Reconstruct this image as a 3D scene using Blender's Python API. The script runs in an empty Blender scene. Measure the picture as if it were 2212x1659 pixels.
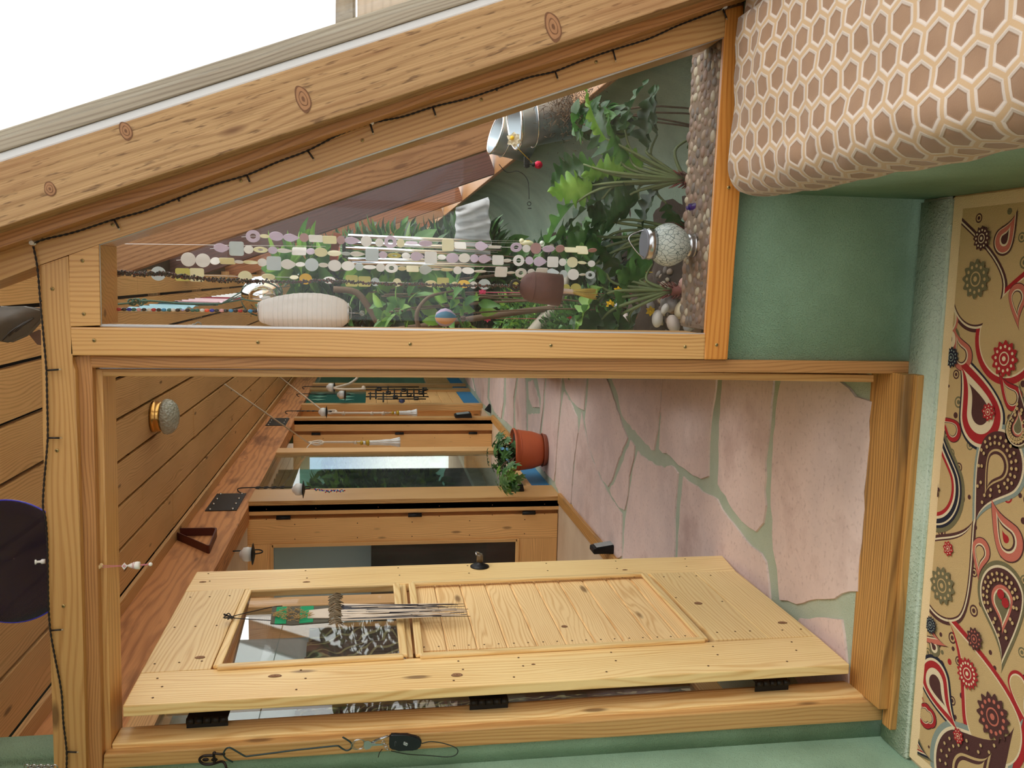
import bpy, bmesh, math, random
from mathutils import Vector, Matrix, Euler, noise
random.seed(7)
R = math.radians
V = Vector
# ------------------------------------------------------------------ camera
EYE = V((0, 0, 1.35)); FPX = 1900.0
YAW, PIT, ROLL = 0.12152, 0.15811, 0.003544
cy, sy, cp, sp = math.cos(YAW), math.sin(YAW), math.cos(PIT), math.sin(PIT)
FW = V((-sy * cp, cy * cp, -sp)); R0 = V((cy, sy, 0)); U0 = R0.cross(FW)
cr, sr = math.cos(ROLL), math.sin(ROLL)
RT = cr * R0 + sr * U0; UP = -sr * R0 + cr * U0
cam = bpy.data.cameras.new('camera'); camo = bpy.data.objects.new('camera', cam)
bpy.context.scene.collection.objects.link(camo)
cx, cyy, cz = -UP, RT, -FW            # the phone was held on its side: picture right = downwards in the room
camo.matrix_world = Matrix(((cx.x, cyy.x, cz.x, EYE.x), (cx.y, cyy.y, cz.y, EYE.y), (cx.z, cyy.z, cz.z, EYE.z), (0, 0, 0, 1)))
cam.sensor_fit = 'HORIZONTAL'; cam.sensor_width = 36; cam.lens = 36 * FPX / 2212; cam.clip_start = .05; cam.clip_end = 200
sc = bpy.context.scene; sc.camera = camo
# ------------------------------------------------------------------ world, light, exposure
sc.view_settings.view_transform = 'Standard'; sc.view_settings.look = 'None'; sc.view_settings.gamma = 1
sc.view_settings.use_curve_mapping = False
sc.view_settings.exposure = 0.42
w = bpy.data.worlds.new('sky'); sc.world = w; w.use_nodes = True
nt = w.node_tree; bg = nt.nodes['Background']
tc = nt.nodes.new('ShaderNodeTexCoord'); nz = nt.nodes.new('ShaderNodeTexNoise'); nz.inputs['Scale'].default_value = 2.2; nz.inputs['Detail'].default_value = 2
rp = nt.nodes.new('ShaderNodeValToRGB'); rp.color_ramp.elements[0].position = .33; rp.color_ramp.elements[1].position = .43
rp.color_ramp.elements[0].color = (.36, .45, .62, 1); rp.color_ramp.elements[1].color = (1, .985, .96, 1)
nt.links.new(tc.outputs['Generated'], nz.inputs['Vector']); nt.links.new(nz.outputs['Fac'], rp.inputs['Fac'])
nt.links.new(rp.outputs['Color'], bg.inputs['Color']); bg.inputs['Strength'].default_value = 1.75
NRM = V((.936, 0, .352)); SLP = V((.352, 0, -.936))       # glazed facade: outward normal and down-slope direction
for yc, ly in ((-1.3, 6.6), (9.0, 13.0)):                      # window portals that guide the daylight through the glazing
    ld = bpy.data.lights.new('portal', 'AREA'); ld.shape = 'RECTANGLE'; ld.size = ly; ld.size_y = 2.2
    ld.cycles.is_portal = True
    lo = bpy.data.objects.new('portal', ld); sc.collection.objects.link(lo)
    c = NRM * 1.02 + SLP * (-1.35); c.y = yc
    zz = NRM; xx = V((0, 1, 0)); yy = zz.cross(xx)
    lo.matrix_world = Matrix(((xx.x, yy.x, zz.x, c.x), (xx.y, yy.y, zz.y, c.y), (xx.z, yy.z, zz.z, c.z), (0, 0, 0, 1)))
ld = bpy.data.lights.new('portal', 'AREA'); ld.shape = 'RECTANGLE'; ld.size = 3.7; ld.size_y = 2.1; ld.cycles.is_portal = True
lo = bpy.data.objects.new('portal', ld); sc.collection.objects.link(lo); lo.location = (-1.1, -4.72, 1.37); lo.rotation_euler = (R(90), 0, R(180))  # portal at the added back-wall glazing
sun = bpy.data.lights.new('sun', 'SUN'); sun.energy = .9; sun.angle = R(25); sun.color = (1, .97, .92)
so = bpy.data.objects.new('sun', sun); sc.collection.objects.link(so); so.rotation_euler = V((-1, .25, -.95)).to_track_quat('-Z', 'Y').to_euler()
cyc = sc.cycles
cyc.max_bounces = 7; cyc.diffuse_bounces = 4; cyc.glossy_bounces = 3; cyc.transparent_max_bounces = 16; cyc.transmission_bounces = 4
cyc.use_denoising = True; cyc.caustics_reflective = False; cyc.caustics_refractive = False; cyc.sample_clamp_indirect = 6
cyc.use_adaptive_sampling = True; cyc.adaptive_threshold = .02

# ------------------------------------------------------------------ picture point -> point on a real surface
def ray(x, y): return RT * (829.5 - y) + UP * (1106 - x) + FW * FPX
def PY(x, y, Y): d = ray(x, y); return EYE + d * ((Y - EYE.y) / d.y)
def PZ(x, y, Z): d = ray(x, y); return EYE + d * ((Z - EYE.z) / d.z)
def PX(x, y, X): d = ray(x, y); return EYE + d * ((X - EYE.x) / d.x)
def PF(x, y, c): d = ray(x, y); return EYE + d * ((c - NRM.dot(EYE)) / NRM.dot(d))

# ------------------------------------------------------------------ object helpers
COL = sc.collection; LOC = {}
def tag(o, label=None, cat=None, group=None, kind=None):
    if label: o['label'] = label
    if cat: o['category'] = cat
    if group: o['group'] = group
    if kind: o['kind'] = kind
    return o
def thing(name, label, cat, loc=(0, 0, 0), group=None, kind=None):
    o = bpy.data.objects.new(name, None); COL.objects.link(o); o.location = loc; o.empty_display_size = .05
    LOC[o.name] = Matrix.Translation(V(loc)); return tag(o, label, cat, group, kind)
def put(name, me, mat=None, parent=None, M=None, smooth=False):
    if isinstance(me, bmesh.types.BMesh):
        b = me; bmesh.ops.recalc_face_normals(b, faces=b.faces[:]) ; me = bpy.data.meshes.new(name); b.to_mesh(me); b.free()
    if mat is not None and not me.materials:
        for m in (mat if isinstance(mat, (list, tuple)) else [mat]): me.materials.append(m)
    if smooth:
        for p in me.polygons: p.use_smooth = True
    o = bpy.data.objects.new(name, me); COL.objects.link(o)
    M = M or Matrix.Identity(4)
    LOC[o.name] = M.copy()
    if parent is not None:
        o.parent = parent; o.matrix_basis = LOC[parent.name].inverted() @ M
    else: o.matrix_basis = M
    return o
def frame(o, x, z):
    x = V(x).normalized(); z = V(z); z = (z - x * z.dot(x)).normalized(); y = z.cross(x)
    return Matrix(((x.x, y.x, z.x, o.x), (x.y, y.y, z.y, o.y), (x.z, y.z, z.z, o.z), (0, 0, 0, 1)))
def prism(b, front, dep, mi=0):
    """closed prism from a polygon and an extrusion vector"""
    dep = V(dep); f = [b.verts.new(V(p)) for p in front]; k = [b.verts.new(V(p) + dep) for p in front]; n = len(f)
    fs = [b.faces.new(f), b.faces.new(k[::-1])] + [b.faces.new((f[i], k[i], k[(i + 1) % n], f[(i + 1) % n])) for i in range(n)]
    for q in fs: q.material_index = mi
    return fs
def slab(name, pts, dep, grain, mat, parent=None, bev=.0025, seg=2):
    """board cut to a polygon; its own X axis runs along the grain"""
    pts = [V(p) for p in pts]; dep = V(dep); o = sum(pts, V()) / len(pts); M = frame(o, grain, -dep); I = M.inverted()
    b = bmesh.new(); prism(b, [I @ p for p in pts], I.to_3x3() @ dep)
    if bev: bmesh.ops.bevel(b, geom=b.edges[:], offset=bev, segments=seg, affect='EDGES', profile=.6)
    return put(name, b, mat, parent, M)
def slabY(name, px, Yf, dep, grain, mat, parent=None, bev=.0025): return slab(name, [PY(x, y, Yf) for x, y in px], (0, dep, 0), grain, mat, parent, bev)
def bar(name, a, b_, w, t, nrm, mat, parent=None, bev=.002):
    """plank from a to b, w wide, t thick along nrm (a,b on the face that looks along nrm)"""
    a, b_ = V(a), V(b_); n = V(nrm).normalized(); d = (b_ - a).normalized(); s = n.cross(d).normalized() * w / 2
    return slab(name, [a - s, b_ - s, b_ + s, a + s], -n * t, d, mat, parent, bev)
def box(name, lo, hi, mat, parent=None, bev=0, grain=(1, 0, 0), seg=2):
    lo, hi = V(lo), V(hi)
    return slab(name, [(lo.x, lo.y, hi.z), (hi.x, lo.y, hi.z), (hi.x, hi.y, hi.z), (lo.x, hi.y, hi.z)], (0, 0, lo.z - hi.z), grain, mat, parent, bev, seg)
def spline(p, n=8):
    p = [V(q) for q in p]; out = []
    for i in range(len(p) - 1):
        a, b_, c, d = p[max(i - 1, 0)], p[i], p[i + 1], p[min(i + 2, len(p) - 1)]
        for k in range(n):
            t = k / n; out.append(.5 * ((2 * b_) + (c - a) * t + (2 * a - 5 * b_ + 4 * c - d) * t * t + (3 * b_ - a - 3 * c + d) * t ** 3))
    return out + [p[-1]]
def tube(b, pts, r, seg=8, mi=0, cap=True):
    pts = [V(p) for p in pts]; n = len(pts); rr = r if isinstance(r, (list, tuple)) else [r] * n; rings = []
    t = (pts[1] - pts[0]).normalized(); u = t.orthogonal().normalized()
    for i, p in enumerate(pts):
        t = ((pts[min(i + 1, n - 1)] - pts[max(i - 1, 0)])); t = t.normalized() if t.length > 1e-9 else V((0, 0, 1))
        u = (u - t * u.dot(t)); u = u.normalized() if u.length > 1e-6 else t.orthogonal().normalized(); v = t.cross(u)
        rings.append([b.verts.new(p + (u * math.cos(a) + v * math.sin(a)) * rr[i]) for a in [k * math.tau / seg for k in range(seg)]])
    for i in range(n - 1):
        for k in range(seg):
            f = b.faces.new((rings[i][k], rings[i][(k + 1) % seg], rings[i + 1][(k + 1) % seg], rings[i + 1][k])); f.material_index = mi; f.smooth = True
    if cap: b.faces.new(rings[0][::-1]).material_index = mi; b.faces.new(rings[-1]).material_index = mi
def lathe(b, prof, M=None, seg=32, mi=0, cap=True):
    M = M or Matrix.Identity(4); rings = []
    for r, z in prof: rings.append([b.verts.new(M @ V((r * math.cos(k * math.tau / seg), r * math.sin(k * math.tau / seg), z))) for k in range(seg)])
    for i in range(len(rings) - 1):
        for k in range(seg):
            f = b.faces.new((rings[i][k], rings[i][(k + 1) % seg], rings[i + 1][(k + 1) % seg], rings[i + 1][k])); f.material_index = mi; f.smooth = True
    if cap: b.faces.new(rings[0][::-1]).material_index = mi; b.faces.new(rings[-1]).material_index = mi
def torus(b, c, R_, r, ax=(0, 0, 1), seg=28, s2=8, mi=0, sq=1):
    ax = V(ax).normalized(); u = ax.orthogonal().normalized(); v = ax.cross(u); c = V(c); rings = []
    for i in range(seg):
        a = i * math.tau / seg; d = u * math.cos(a) + v * math.sin(a) * sq
        rings.append([b.verts.new(c + d * R_ + (d.normalized() * math.cos(q) + ax * math.sin(q)) * r) for q in [k * math.tau / s2 for k in range(s2)]])
    for i in range(seg):
        for k in range(s2):
            f = b.faces.new((rings[i][k], rings[i][(k + 1) % s2], rings[(i + 1) % seg][(k + 1) % s2], rings[(i + 1) % seg][k])); f.material_index = mi; f.smooth = True
def ball(b, c, r, sx=1, sy=1, sz=1, mi=0, M=None, u=12, v=8):
    q = bmesh.ops.create_uvsphere(b, u_segments=u, v_segments=v, radius=r, matrix=Matrix.Translation(V(c)) @ (M or Matrix.Identity(4)) @ Matrix.Diagonal((sx, sy, sz, 1)))
    for vv in q['verts']:
        for f in vv.link_faces: f.material_index = mi; f.smooth = True

# ------------------------------------------------------------------ materials
def lin(c): return tuple(((v / 255) / 12.92 if v / 255 <= .04045 else ((v / 255 + .055) / 1.055) ** 2.4) for v in c) + (1,)
class NT:
    def __init__(s, name):
        s.m = bpy.data.materials.new(name); s.m.use_nodes = True; s.t = s.m.node_tree; s.t.nodes.clear()
        s.out = s.t.nodes.new('ShaderNodeOutputMaterial')
    def n(s, typ, inp=None, **kw):
        o = s.t.nodes.new('ShaderNode' + typ)
        for k, v in kw.items(): setattr(o, k, v)
        for k, v in (inp or {}).items():
            i = o.inputs[k]
            if hasattr(v, 'is_linked') or isinstance(v, bpy.types.NodeSocket): s.t.links.new(v, i)
            else: i.default_value = v
        return o
    def math(s, op, a, b_=0, c=0): return s.n('Math', {0: a, 1: b_, 2: c}, operation=op).outputs[0]
    def ramp(s, fac, stops, interp='LINEAR'):
        r = s.n('ValToRGB', {0: fac}); e = r.color_ramp.elements; r.color_ramp.interpolation = interp
        while len(e) < len(stops): e.new(.5)
        for q, (p, c) in zip(e, stops): q.position = p; q.color = c if len(c) == 4 else lin(c)
        return r.outputs[0]
    def mix(s, f, a, b_, mode='MIX'):
        m = s.n('Mix', data_type='RGBA', blend_type=mode)
        for i, v in ((0, f), (6, a), (7, b_)):
            if isinstance(v, bpy.types.NodeSocket): s.t.links.new(v, m.inputs[i])
            else: m.inputs[i].default_value = v if i == 0 else (lin(v) if len(v) == 3 else v)
        return m.outputs[2]
    def bsdf(s, **kw):
        p = s.n('BsdfPrincipled')
        for k, v in kw.items():
            i = p.inputs[k.replace('_', ' ')]
            if isinstance(v, bpy.types.NodeSocket): s.t.links.new(v, i)
            else: i.default_value = v
        s.t.links.new(p.outputs[0], s.out.inputs[0]); return s.m
    def bump(s, h, strength=.3, dist=.002): return s.n('Bump', {'Strength': strength, 'Distance': dist, 'Height': h}).outputs[0]
def plain(name, c, rough=.5, metal=0, spec=.5, noise_=0, nsc=40, bump=0, **kw):
    t = NT(name); col = lin(c)
    nz_ = t.n('TexNoise', {'Vector': t.n('TexCoord').outputs['Object'], 'Scale': nsc, 'Detail': 5}).outputs['Fac']
    cc = t.mix(nz_, tuple(v * (1 - noise_) for v in col[:3]) + (1,), tuple(min(1, v * (1 + noise_)) for v in col[:3]) + (1,)) if noise_ else col
    a = dict(Base_Color=cc, Roughness=rough, Metallic=metal); a.update(kw)
    p = t.n('BsdfPrincipled')
    for k, v in a.items():
        i = p.inputs[k.replace('_', ' ')]
        if isinstance(v, bpy.types.NodeSocket): t.t.links.new(v, i)
        else: i.default_value = v
    p.inputs['Specular IOR Level'].default_value = spec
    if bump: t.t.links.new(t.bump(nz_, bump, .004), p.inputs['Normal'])
    t.t.links.new(p.outputs[0], t.out.inputs[0]); return t.m
def wood(name, light, dark, knot=(95, 60, 35), ring=.012, amp=.05, rough=.42, kn=.55, stain=None, weather=0, bump=.25, spk=0):
    t = NT(name); co = t.n('TexCoord').outputs['Object']; rnd = t.n('ObjectInfo').outputs['Random']
    off = t.n('CombineXYZ', {0: t.math('MULTIPLY', rnd, 37), 1: t.math('MULTIPLY', rnd, 3.1), 2: t.math('MULTIPLY', rnd, 5.7)}).outputs[0]
    v = t.n('VectorMath', {0: co, 1: off}, operation='ADD').outputs[0]
    def sc_(a, b_, c): return t.n('VectorMath', {0: v, 1: (a, b_, c)}, operation='MULTIPLY').outputs[0]
    s = t.n('SeparateXYZ', {0: v})
    n1 = t.n('TexNoise', {'Vector': sc_(1.1, 7, 7), 'Scale': 1, 'Detail': 2, 'Roughness': .5}).outputs['Fac']
    vd = t.n('TexVoronoi', {'Vector': sc_(2.3, 8, 8), 'Scale': 1, 'Randomness': 1}).outputs['Distance']
    sw = t.n('MapRange', {'Value': vd, 'From Min': 0, 'From Max': .42, 'To Min': 1, 'To Max': 0}, interpolation_type='SMOOTHSTEP').outputs[0]
    d = t.math('ADD', t.math('ADD', s.outputs[1], t.math('MULTIPLY', s.outputs[2], .6)), t.math('MULTIPLY', n1, amp * 2))
    ph = t.math('ADD', t.math('MULTIPLY', d, math.tau / ring), t.math('MULTIPLY', sw, 9 * kn))
    rg = t.math('POWER', t.math('MULTIPLY_ADD', t.math('SINE', ph), .5, .5), 2.2)
    fb = t.n('TexNoise', {'Vector': sc_(5, 260, 260), 'Scale': 1, 'Detail': 3}).outputs['Fac']
    big = t.n('TexNoise', {'Vector': sc_(1.5, 5, 5), 'Scale': 1, 'Detail': 3}).outputs['Fac']
    f = t.math('ADD', t.math('MULTIPLY', rg, .62), t.math('MULTIPLY', t.math('SUBTRACT', fb, .5), .9))
    f = t.math('ADD', f, t.math('MULTIPLY', t.math('SUBTRACT', big, .5), 1.1)); f = t.n('Clamp', {0: f}).outputs[0]
    c = t.mix(f, light, dark)
    tone = t.math('MULTIPLY_ADD', rnd, .22, .89); g = t.n('CombineColor', {0: tone, 1: tone, 2: tone}).outputs[0]
    c = t.mix(1.0, c, g, 'MULTIPLY')
    km = t.n('MapRange', {'Value': vd, 'From Min': .05, 'From Max': .105, 'To Min': .85 * min(1, kn * 1.6), 'To Max': 0}).outputs[0]
    c = t.mix(km, c, knot)
    if spk:
        sp_ = t.n('TexNoise', {'Vector': sc_(22, 150, 150), 'Scale': 1, 'Detail': 2}).outputs['Fac']
        c = t.mix(t.n('MapRange', {'Value': sp_, 'From Min': .6, 'From Max': .7, 'To Min': 0, 'To Max': spk}).outputs[0], c, (85, 55, 30))
    if stain:
        st = t.n('MapRange', {'Value': t.n('TexNoise', {'Vector': sc_(2, 9, 9), 'Scale': 1, 'Detail': 4}).outputs['Fac'], 'From Min': .54, 'From Max': .72, 'To Min': 0, 'To Max': .7}).outputs[0]
        c = t.mix(st, c, stain)
    return t.bsdf(Base_Color=c, Roughness=rough, Normal=t.bump(t.math('ADD', fb, t.math('MULTIPLY', rg, .3)), bump, .0015))
PINE = wood('pine', (212, 166, 106), (178, 124, 68), rough=.38, amp=.05)
PINEL = wood('pine door', (244, 212, 152), (214, 166, 100), rough=.35, ring=.014, amp=.07)
PINEB = wood('pine panel boards', (240, 205, 150), (205, 158, 100), rough=.4, ring=.01, amp=.09)
PINEO = wood('pine orange oiled', (224, 152, 72), (190, 110, 40), rough=.36, kn=.3)
PINER = wood('pine reddish', (198, 144, 90), (152, 100, 56), knot=(70, 40, 22), rough=.4, ring=.008, kn=.35)
THR = wood('worn threshold oak', (205, 150, 82), (130, 88, 46), rough=.5, kn=.2, stain=(88, 70, 50))
RAFT = wood('rough sawn rafter', (184, 148, 104), (150, 112, 72), knot=(105, 66, 38), rough=.7, ring=.02, kn=.7, spk=.65, stain=(140, 92, 52), bump=.6)
RAFT2 = wood('rafter tan', (166, 122, 82), (126, 84, 52), rough=.7, ring=.02, kn=.5, spk=.4)
RAFT3 = wood('rafter purple brown', (98, 62, 56), (64, 40, 38), rough=.55, ring=.02, kn=.4)
RAFT4 = wood('rafter red brown', (160, 102, 66), (104, 62, 40), rough=.7, ring=.02)
CEIL = wood('ceiling plank', (226, 184, 132), (184, 138, 90), knot=(95, 60, 34), rough=.65, ring=.011, amp=.06, kn=.6)
BEAM = wood('big fir beam', (212, 150, 98), (166, 108, 66), knot=(80, 44, 22), rough=.7, ring=.03, kn=.3, stain=(110, 66, 40), bump=.8)
CORR = wood('corridor pine', (238, 188, 124), (202, 148, 90), knot=(90, 52, 28), rough=.5, kn=.45)
GREYW = wood('weathered batten', (176, 166, 150), (138, 126, 112), knot=(90, 80, 70), rough=.85, ring=.01, kn=.3)
SHADEB = wood('back frame brown', (150, 118, 88), (112, 84, 60), rough=.6, kn=.2)
GREEN = plain('green adobe plaster', (124, 168, 136), .85, noise_=.14, nsc=7, bump=0)
def plaster(name, a, b_, s1=5, bs=260):
    t = NT(name); co = t.n('TexCoord').outputs['Object']
    n1 = t.n('TexNoise', {'Vector': co, 'Scale': s1, 'Detail': 5}).outputs['Fac']; n2 = t.n('TexNoise', {'Vector': co, 'Scale': bs, 'Detail': 2}).outputs['Fac']
    n3 = t.n('TexNoise', {'Vector': co, 'Scale': s1 * 2.5, 'Detail': 3}).outputs['Fac']
    h = t.math('ADD', t.n('MapRange', {'Value': n2, 'From Min': .5, 'From Max': .75}).outputs[0], t.math('MULTIPLY', n3, 2.5))
    return t.bsdf(Base_Color=t.mix(t.n('MapRange', {'Value': n1, 'From Min': .3, 'From Max': .7}).outputs[0], a, b_), Roughness=.82, Normal=t.bump(h, .5, .004))
GREEN = plaster('green adobe plaster', (126, 154, 128), (146, 176, 150))
GREEND = plaster('grey green adobe', (120, 140, 124), (150, 170, 152), 3, 120)
TEAL = plaster('teal end wall', (96, 150, 130), (112, 165, 142))
PALE = plaster('pale green floor plaster', (176, 190, 168), (196, 204, 184), 8, 120)
GROUT = plaster('sage grout', (168, 180, 158), (184, 192, 172), 6, 200)
BEIGE = plaster('beige plaster', (205, 178, 145), (220, 196, 166), 4)
BLUE = plain('blue painted skirting', (58, 130, 178), .6, noise_=.1)
def stone():
    t = NT('pink flagstone'); co = t.n('TexCoord').outputs['Object']
    n1 = t.n('TexNoise', {'Vector': co, 'Scale': 2.2, 'Detail': 6, 'Roughness': .6}).outputs['Fac']
    n2 = t.n('TexNoise', {'Vector': co, 'Scale': 60, 'Detail': 4}).outputs['Fac']; n3 = t.n('TexNoise', {'Vector': co, 'Scale': 9, 'Detail': 7}).outputs['Fac']
    c = t.ramp(n1, [(.3, (196, 168, 160)), (.45, (224, 200, 192)), (.6, (212, 190, 184)), (.75, (234, 212, 206))])
    c = t.mix(t.n('MapRange', {'Value': n2, 'From Min': .56, 'From Max': .8, 'To Max': .5}).outputs[0], c, (150, 120, 112))
    return t.bsdf(Base_Color=c, Roughness=.6, Normal=t.bump(t.math('ADD', n3, t.math('MULTIPLY', n2, .2)), .4, .006))
STONE = stone()
def glassm(name, tint=(1, 1, 1), dust=.03, refl=1.0, dustc=(200, 205, 200), rough=0.0):
    t = NT(name); bf = t.n('NewGeometry').outputs['Backfacing']; fr = t.n('Fresnel', {'IOR': t.math('MULTIPLY_ADD', bf, .66667 - 1.5, 1.5)}).outputs[0]
    tr = t.n('BsdfTransparent', {'Color': tuple(tint) + (1,)}); gl = t.n('BsdfGlossy', {'Roughness': rough, 'Color': (.95, .97, .97, 1)})
    a = t.n('MixShader', {0: t.math('MULTIPLY', fr, refl), 1: tr.outputs[0], 2: gl.outputs[0]})
    nz_ = t.n('TexNoise', {'Vector': t.n('TexCoord').outputs['Object'], 'Scale': 3, 'Detail': 5}).outputs['Fac']
    df = t.n('BsdfDiffuse', {'Color': lin(dustc)})
    f = t.n('MapRange', {'Value': nz_, 'From Min': .35, 'From Max': .8, 'To Min': dust * .3, 'To Max': dust * 2}).outputs[0]
    b_ = t.n('MixShader', {0: f, 1: a.outputs[0], 2: df.outputs[0]})
    t.t.links.new(b_.outputs[0], t.out.inputs[0]); return t.m
GLASS = glassm('window glass', dust=.008, refl=.34)
GLASSF = glassm('facade glass', tint=(.98, .995, .995), dust=.012, refl=.45)
GLASSD = glassm('corridor glass', tint=(.95, .975, .965), dust=.02, refl=.9)
GLASSL = glassm('door leaf glass', tint=(.99, .995, .99), dust=.01, refl=.28)
BLACK = plain('black iron', (28, 27, 28), .5, metal=.4)
BLACKM = plain('black cable', (32, 24, 24), .5)
STEEL = plain('steel', (190, 192, 196), .25, metal=1)
SILVER = plain('polished aluminium', (232, 236, 240), .12, metal=1)
BRASS = plain('brass', (214, 170, 100), .22, metal=1)
COPPER = plain('copper', (210, 120, 90), .25, metal=1, bump=.5, nsc=160)
MIRROR = plain('mirror ball', (240, 244, 246), .03, metal=1)
SCREWB = plain('brass screw', (190, 165, 110), .4, metal=.7)
SCREWD = plain('dark screw hole', (96, 66, 38), .7)
WHITE = plain('white gloss', (238, 238, 236), .4)
WHITEM = plain('white matt', (236, 238, 240), .8); WARMW = plain('warm plaster', (206, 188, 164), .85)
ROPEW = plain('cream rope', (226, 212, 194), .9, noise_=.12, nsc=300, bump=.4)
ROPEG = plain('green twine', (74, 110, 98), .9, noise_=.3, nsc=300, bump=.6)
TERRA = plain('terracotta plastic', (188, 92, 54), .55, noise_=.06)
SOIL = plain('dark soil', (62, 48, 38), .95, noise_=.4, nsc=30, bump=1)
REDB = plain('dark red wood', (86, 36, 30), .45)
TEALCAP = plain('dark teal', (30, 66, 62), .5)
SEAL = plain('white glazing gasket', (220, 224, 230), .5)
def shellm(name, c):
    t = NT(name); nz_ = t.n('TexNoise', {'Vector': t.n('TexCoord').outputs['Object'], 'Scale': 60, 'Detail': 4}).outputs['Fac']
    c1 = t.mix(nz_, tuple(int(v * .94) for v in c), c)
    a = t.n('BsdfPrincipled', {'Base Color': c1, 'Roughness': .3, 'Specular IOR Level': .6}); b_ = t.n('BsdfTranslucent', {'Color': c1})
    m = t.n('MixShader', {0: .42, 1: a.outputs[0], 2: b_.outputs[0]}); t.t.links.new(m.outputs[0], t.out.inputs[0]); return t.m
SH = {'w': shellm('capiz white', (252, 253, 252)), 'l': shellm('capiz lilac', (232, 222, 240)), 'p': shellm('capiz pink', (204, 168, 168)), 'y': shellm('capiz yellow', (226, 224, 140)), 'c': shellm('capiz cream', (250, 248, 220)), 'g': shellm('capiz gold', (244, 208, 40)), 'b': shellm('capiz blue grey', (222, 234, 238))}
PAPER = shellm('white paper', (252, 252, 252))
def leafm(name, a, b_, tr=.3, rough=.38):
    t = NT(name); nz_ = t.n('TexNoise', {'Vector': t.n('TexCoord').outputs['Object'], 'Scale': 14, 'Detail': 3}).outputs['Fac']
    c = t.mix(t.n('MapRange', {'Value': nz_, 'From Min': .35, 'From Max': .65}).outputs[0], a, b_)
    p = t.n('BsdfPrincipled', {'Base Color': c, 'Roughness': rough}); q = t.n('BsdfTranslucent', {'Color': c})
    m = t.n('MixShader', {0: tr, 1: p.outputs[0], 2: q.outputs[0]}); t.t.links.new(m.outputs[0], t.out.inputs[0]); return t.m
LEAFD = leafm('dark leaf', (44, 74, 44), (62, 98, 54))
LEAFM = leafm('mid leaf', (70, 116, 62), (98, 146, 74))
LEAFB = leafm('bright leaf', (110, 160, 62), (146, 188, 86))
LEAFU = leafm('umbrella leaf', (66, 112, 66), (120, 158, 96))
LEAFH = leafm('herb leaf', (60, 112, 60), (104, 156, 84))
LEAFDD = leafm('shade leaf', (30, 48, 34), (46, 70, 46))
BARK = plain('grey bark', (176, 168, 152), .8, noise_=.2, nsc=30, bump=.5)
BARKD = plain('brown bark', (98, 78, 60), .85, noise_=.25, nsc=30, bump=.6)
STEM = plain('green stem', (104, 118, 74), .5, noise_=.15)
REDSTEM = plain('reddish stem scars', (120, 62, 54), .7, noise_=.3, nsc=60)

# ================================================================== SETTING
def S(o, kind='structure'): o['kind'] = kind; return o
FZ, RZ = -.075, -.14              # corridor floor, near room floor
WX = -1.67                        # corridor's left wall
# near room shell
S(box('floor', (-1.5, -4.6, -.3), (.80, 2.20, RZ), plain('near room floor', (196, 178, 150), .6)))
S(box('wall_left', (-1.55, .2, -.3), (-1.31, 2.24, 2.6), GREEN, bev=.0))
S(box('wall_left', (-2.9, -.02, -.3), (-1.31, .2, 2.6), WARMW)); S(box('wall_left', (-3.0, -4.6, -.3), (-2.9, .2, 2.6), WARMW))
S(box('floor', (-3, -4.6, -.3), (-1.5, .2, RZ), WARMW)); S(box('ceiling', (-3, -4.6, 2.6), (.1, .2, 2.7), WARMW))
for p_, q_ in (((-3, -4.75, -.3), (2, -4.6, .3)), ((-3, -4.75, 2.45), (2, -4.6, 2.75))): S(box('wall_back', p_, q_, WARMW))
wb = thing('window_9', None, None, (-1, -4.6, 1.3), kind='structure')  # unseen glazed end wall, added to let daylight onto the front faces
b = bmesh.new(); prism(b, [(-2.95, -4.68, .3), (.8, -4.68, .3), (.8, -4.68, 2.45), (-2.95, -4.68, 2.45)], (0, .006, 0)); put('pane', b, GLASSF, wb)
for x_ in (-2.9, -1.7, -.5, .7): box('frame_post', (x_ - .04, -4.7, .3), (x_ + .04, -4.62, 2.45), PINE, wb)
b = bmesh.new()
prism(b, [(-1.33, 2.235, -.3), (-1.225, 2.235, -.3), (-1.225, 2.235, 2.6), (-1.33, 2.235, 2.6)], (0, .14, 0))
prism(b, [(-.235, 2.235, -.3), (.80, 2.235, -.3), (.80, 2.235, .43), (-.235, 2.235, .43)], (0, .14, 0))
bmesh.ops.bevel(b, geom=b.edges[:], offset=.02, segments=3, affect='EDGES')
S(put('wall_front', b, GREEN, smooth=True))
# bench under the glazing
b = bmesh.new(); prism(b, [(.235, -1.6, RZ - .1), (.235, 2.24, RZ - .1), (.235, 2.24, .315), (.235, -1.6, .315)], (.6, 0, 0))
bmesh.ops.bevel(b, geom=b.edges[:], offset=.025, segments=3, affect='EDGES'); S(put('wall_bench', b, GREEN, smooth=True))
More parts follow.
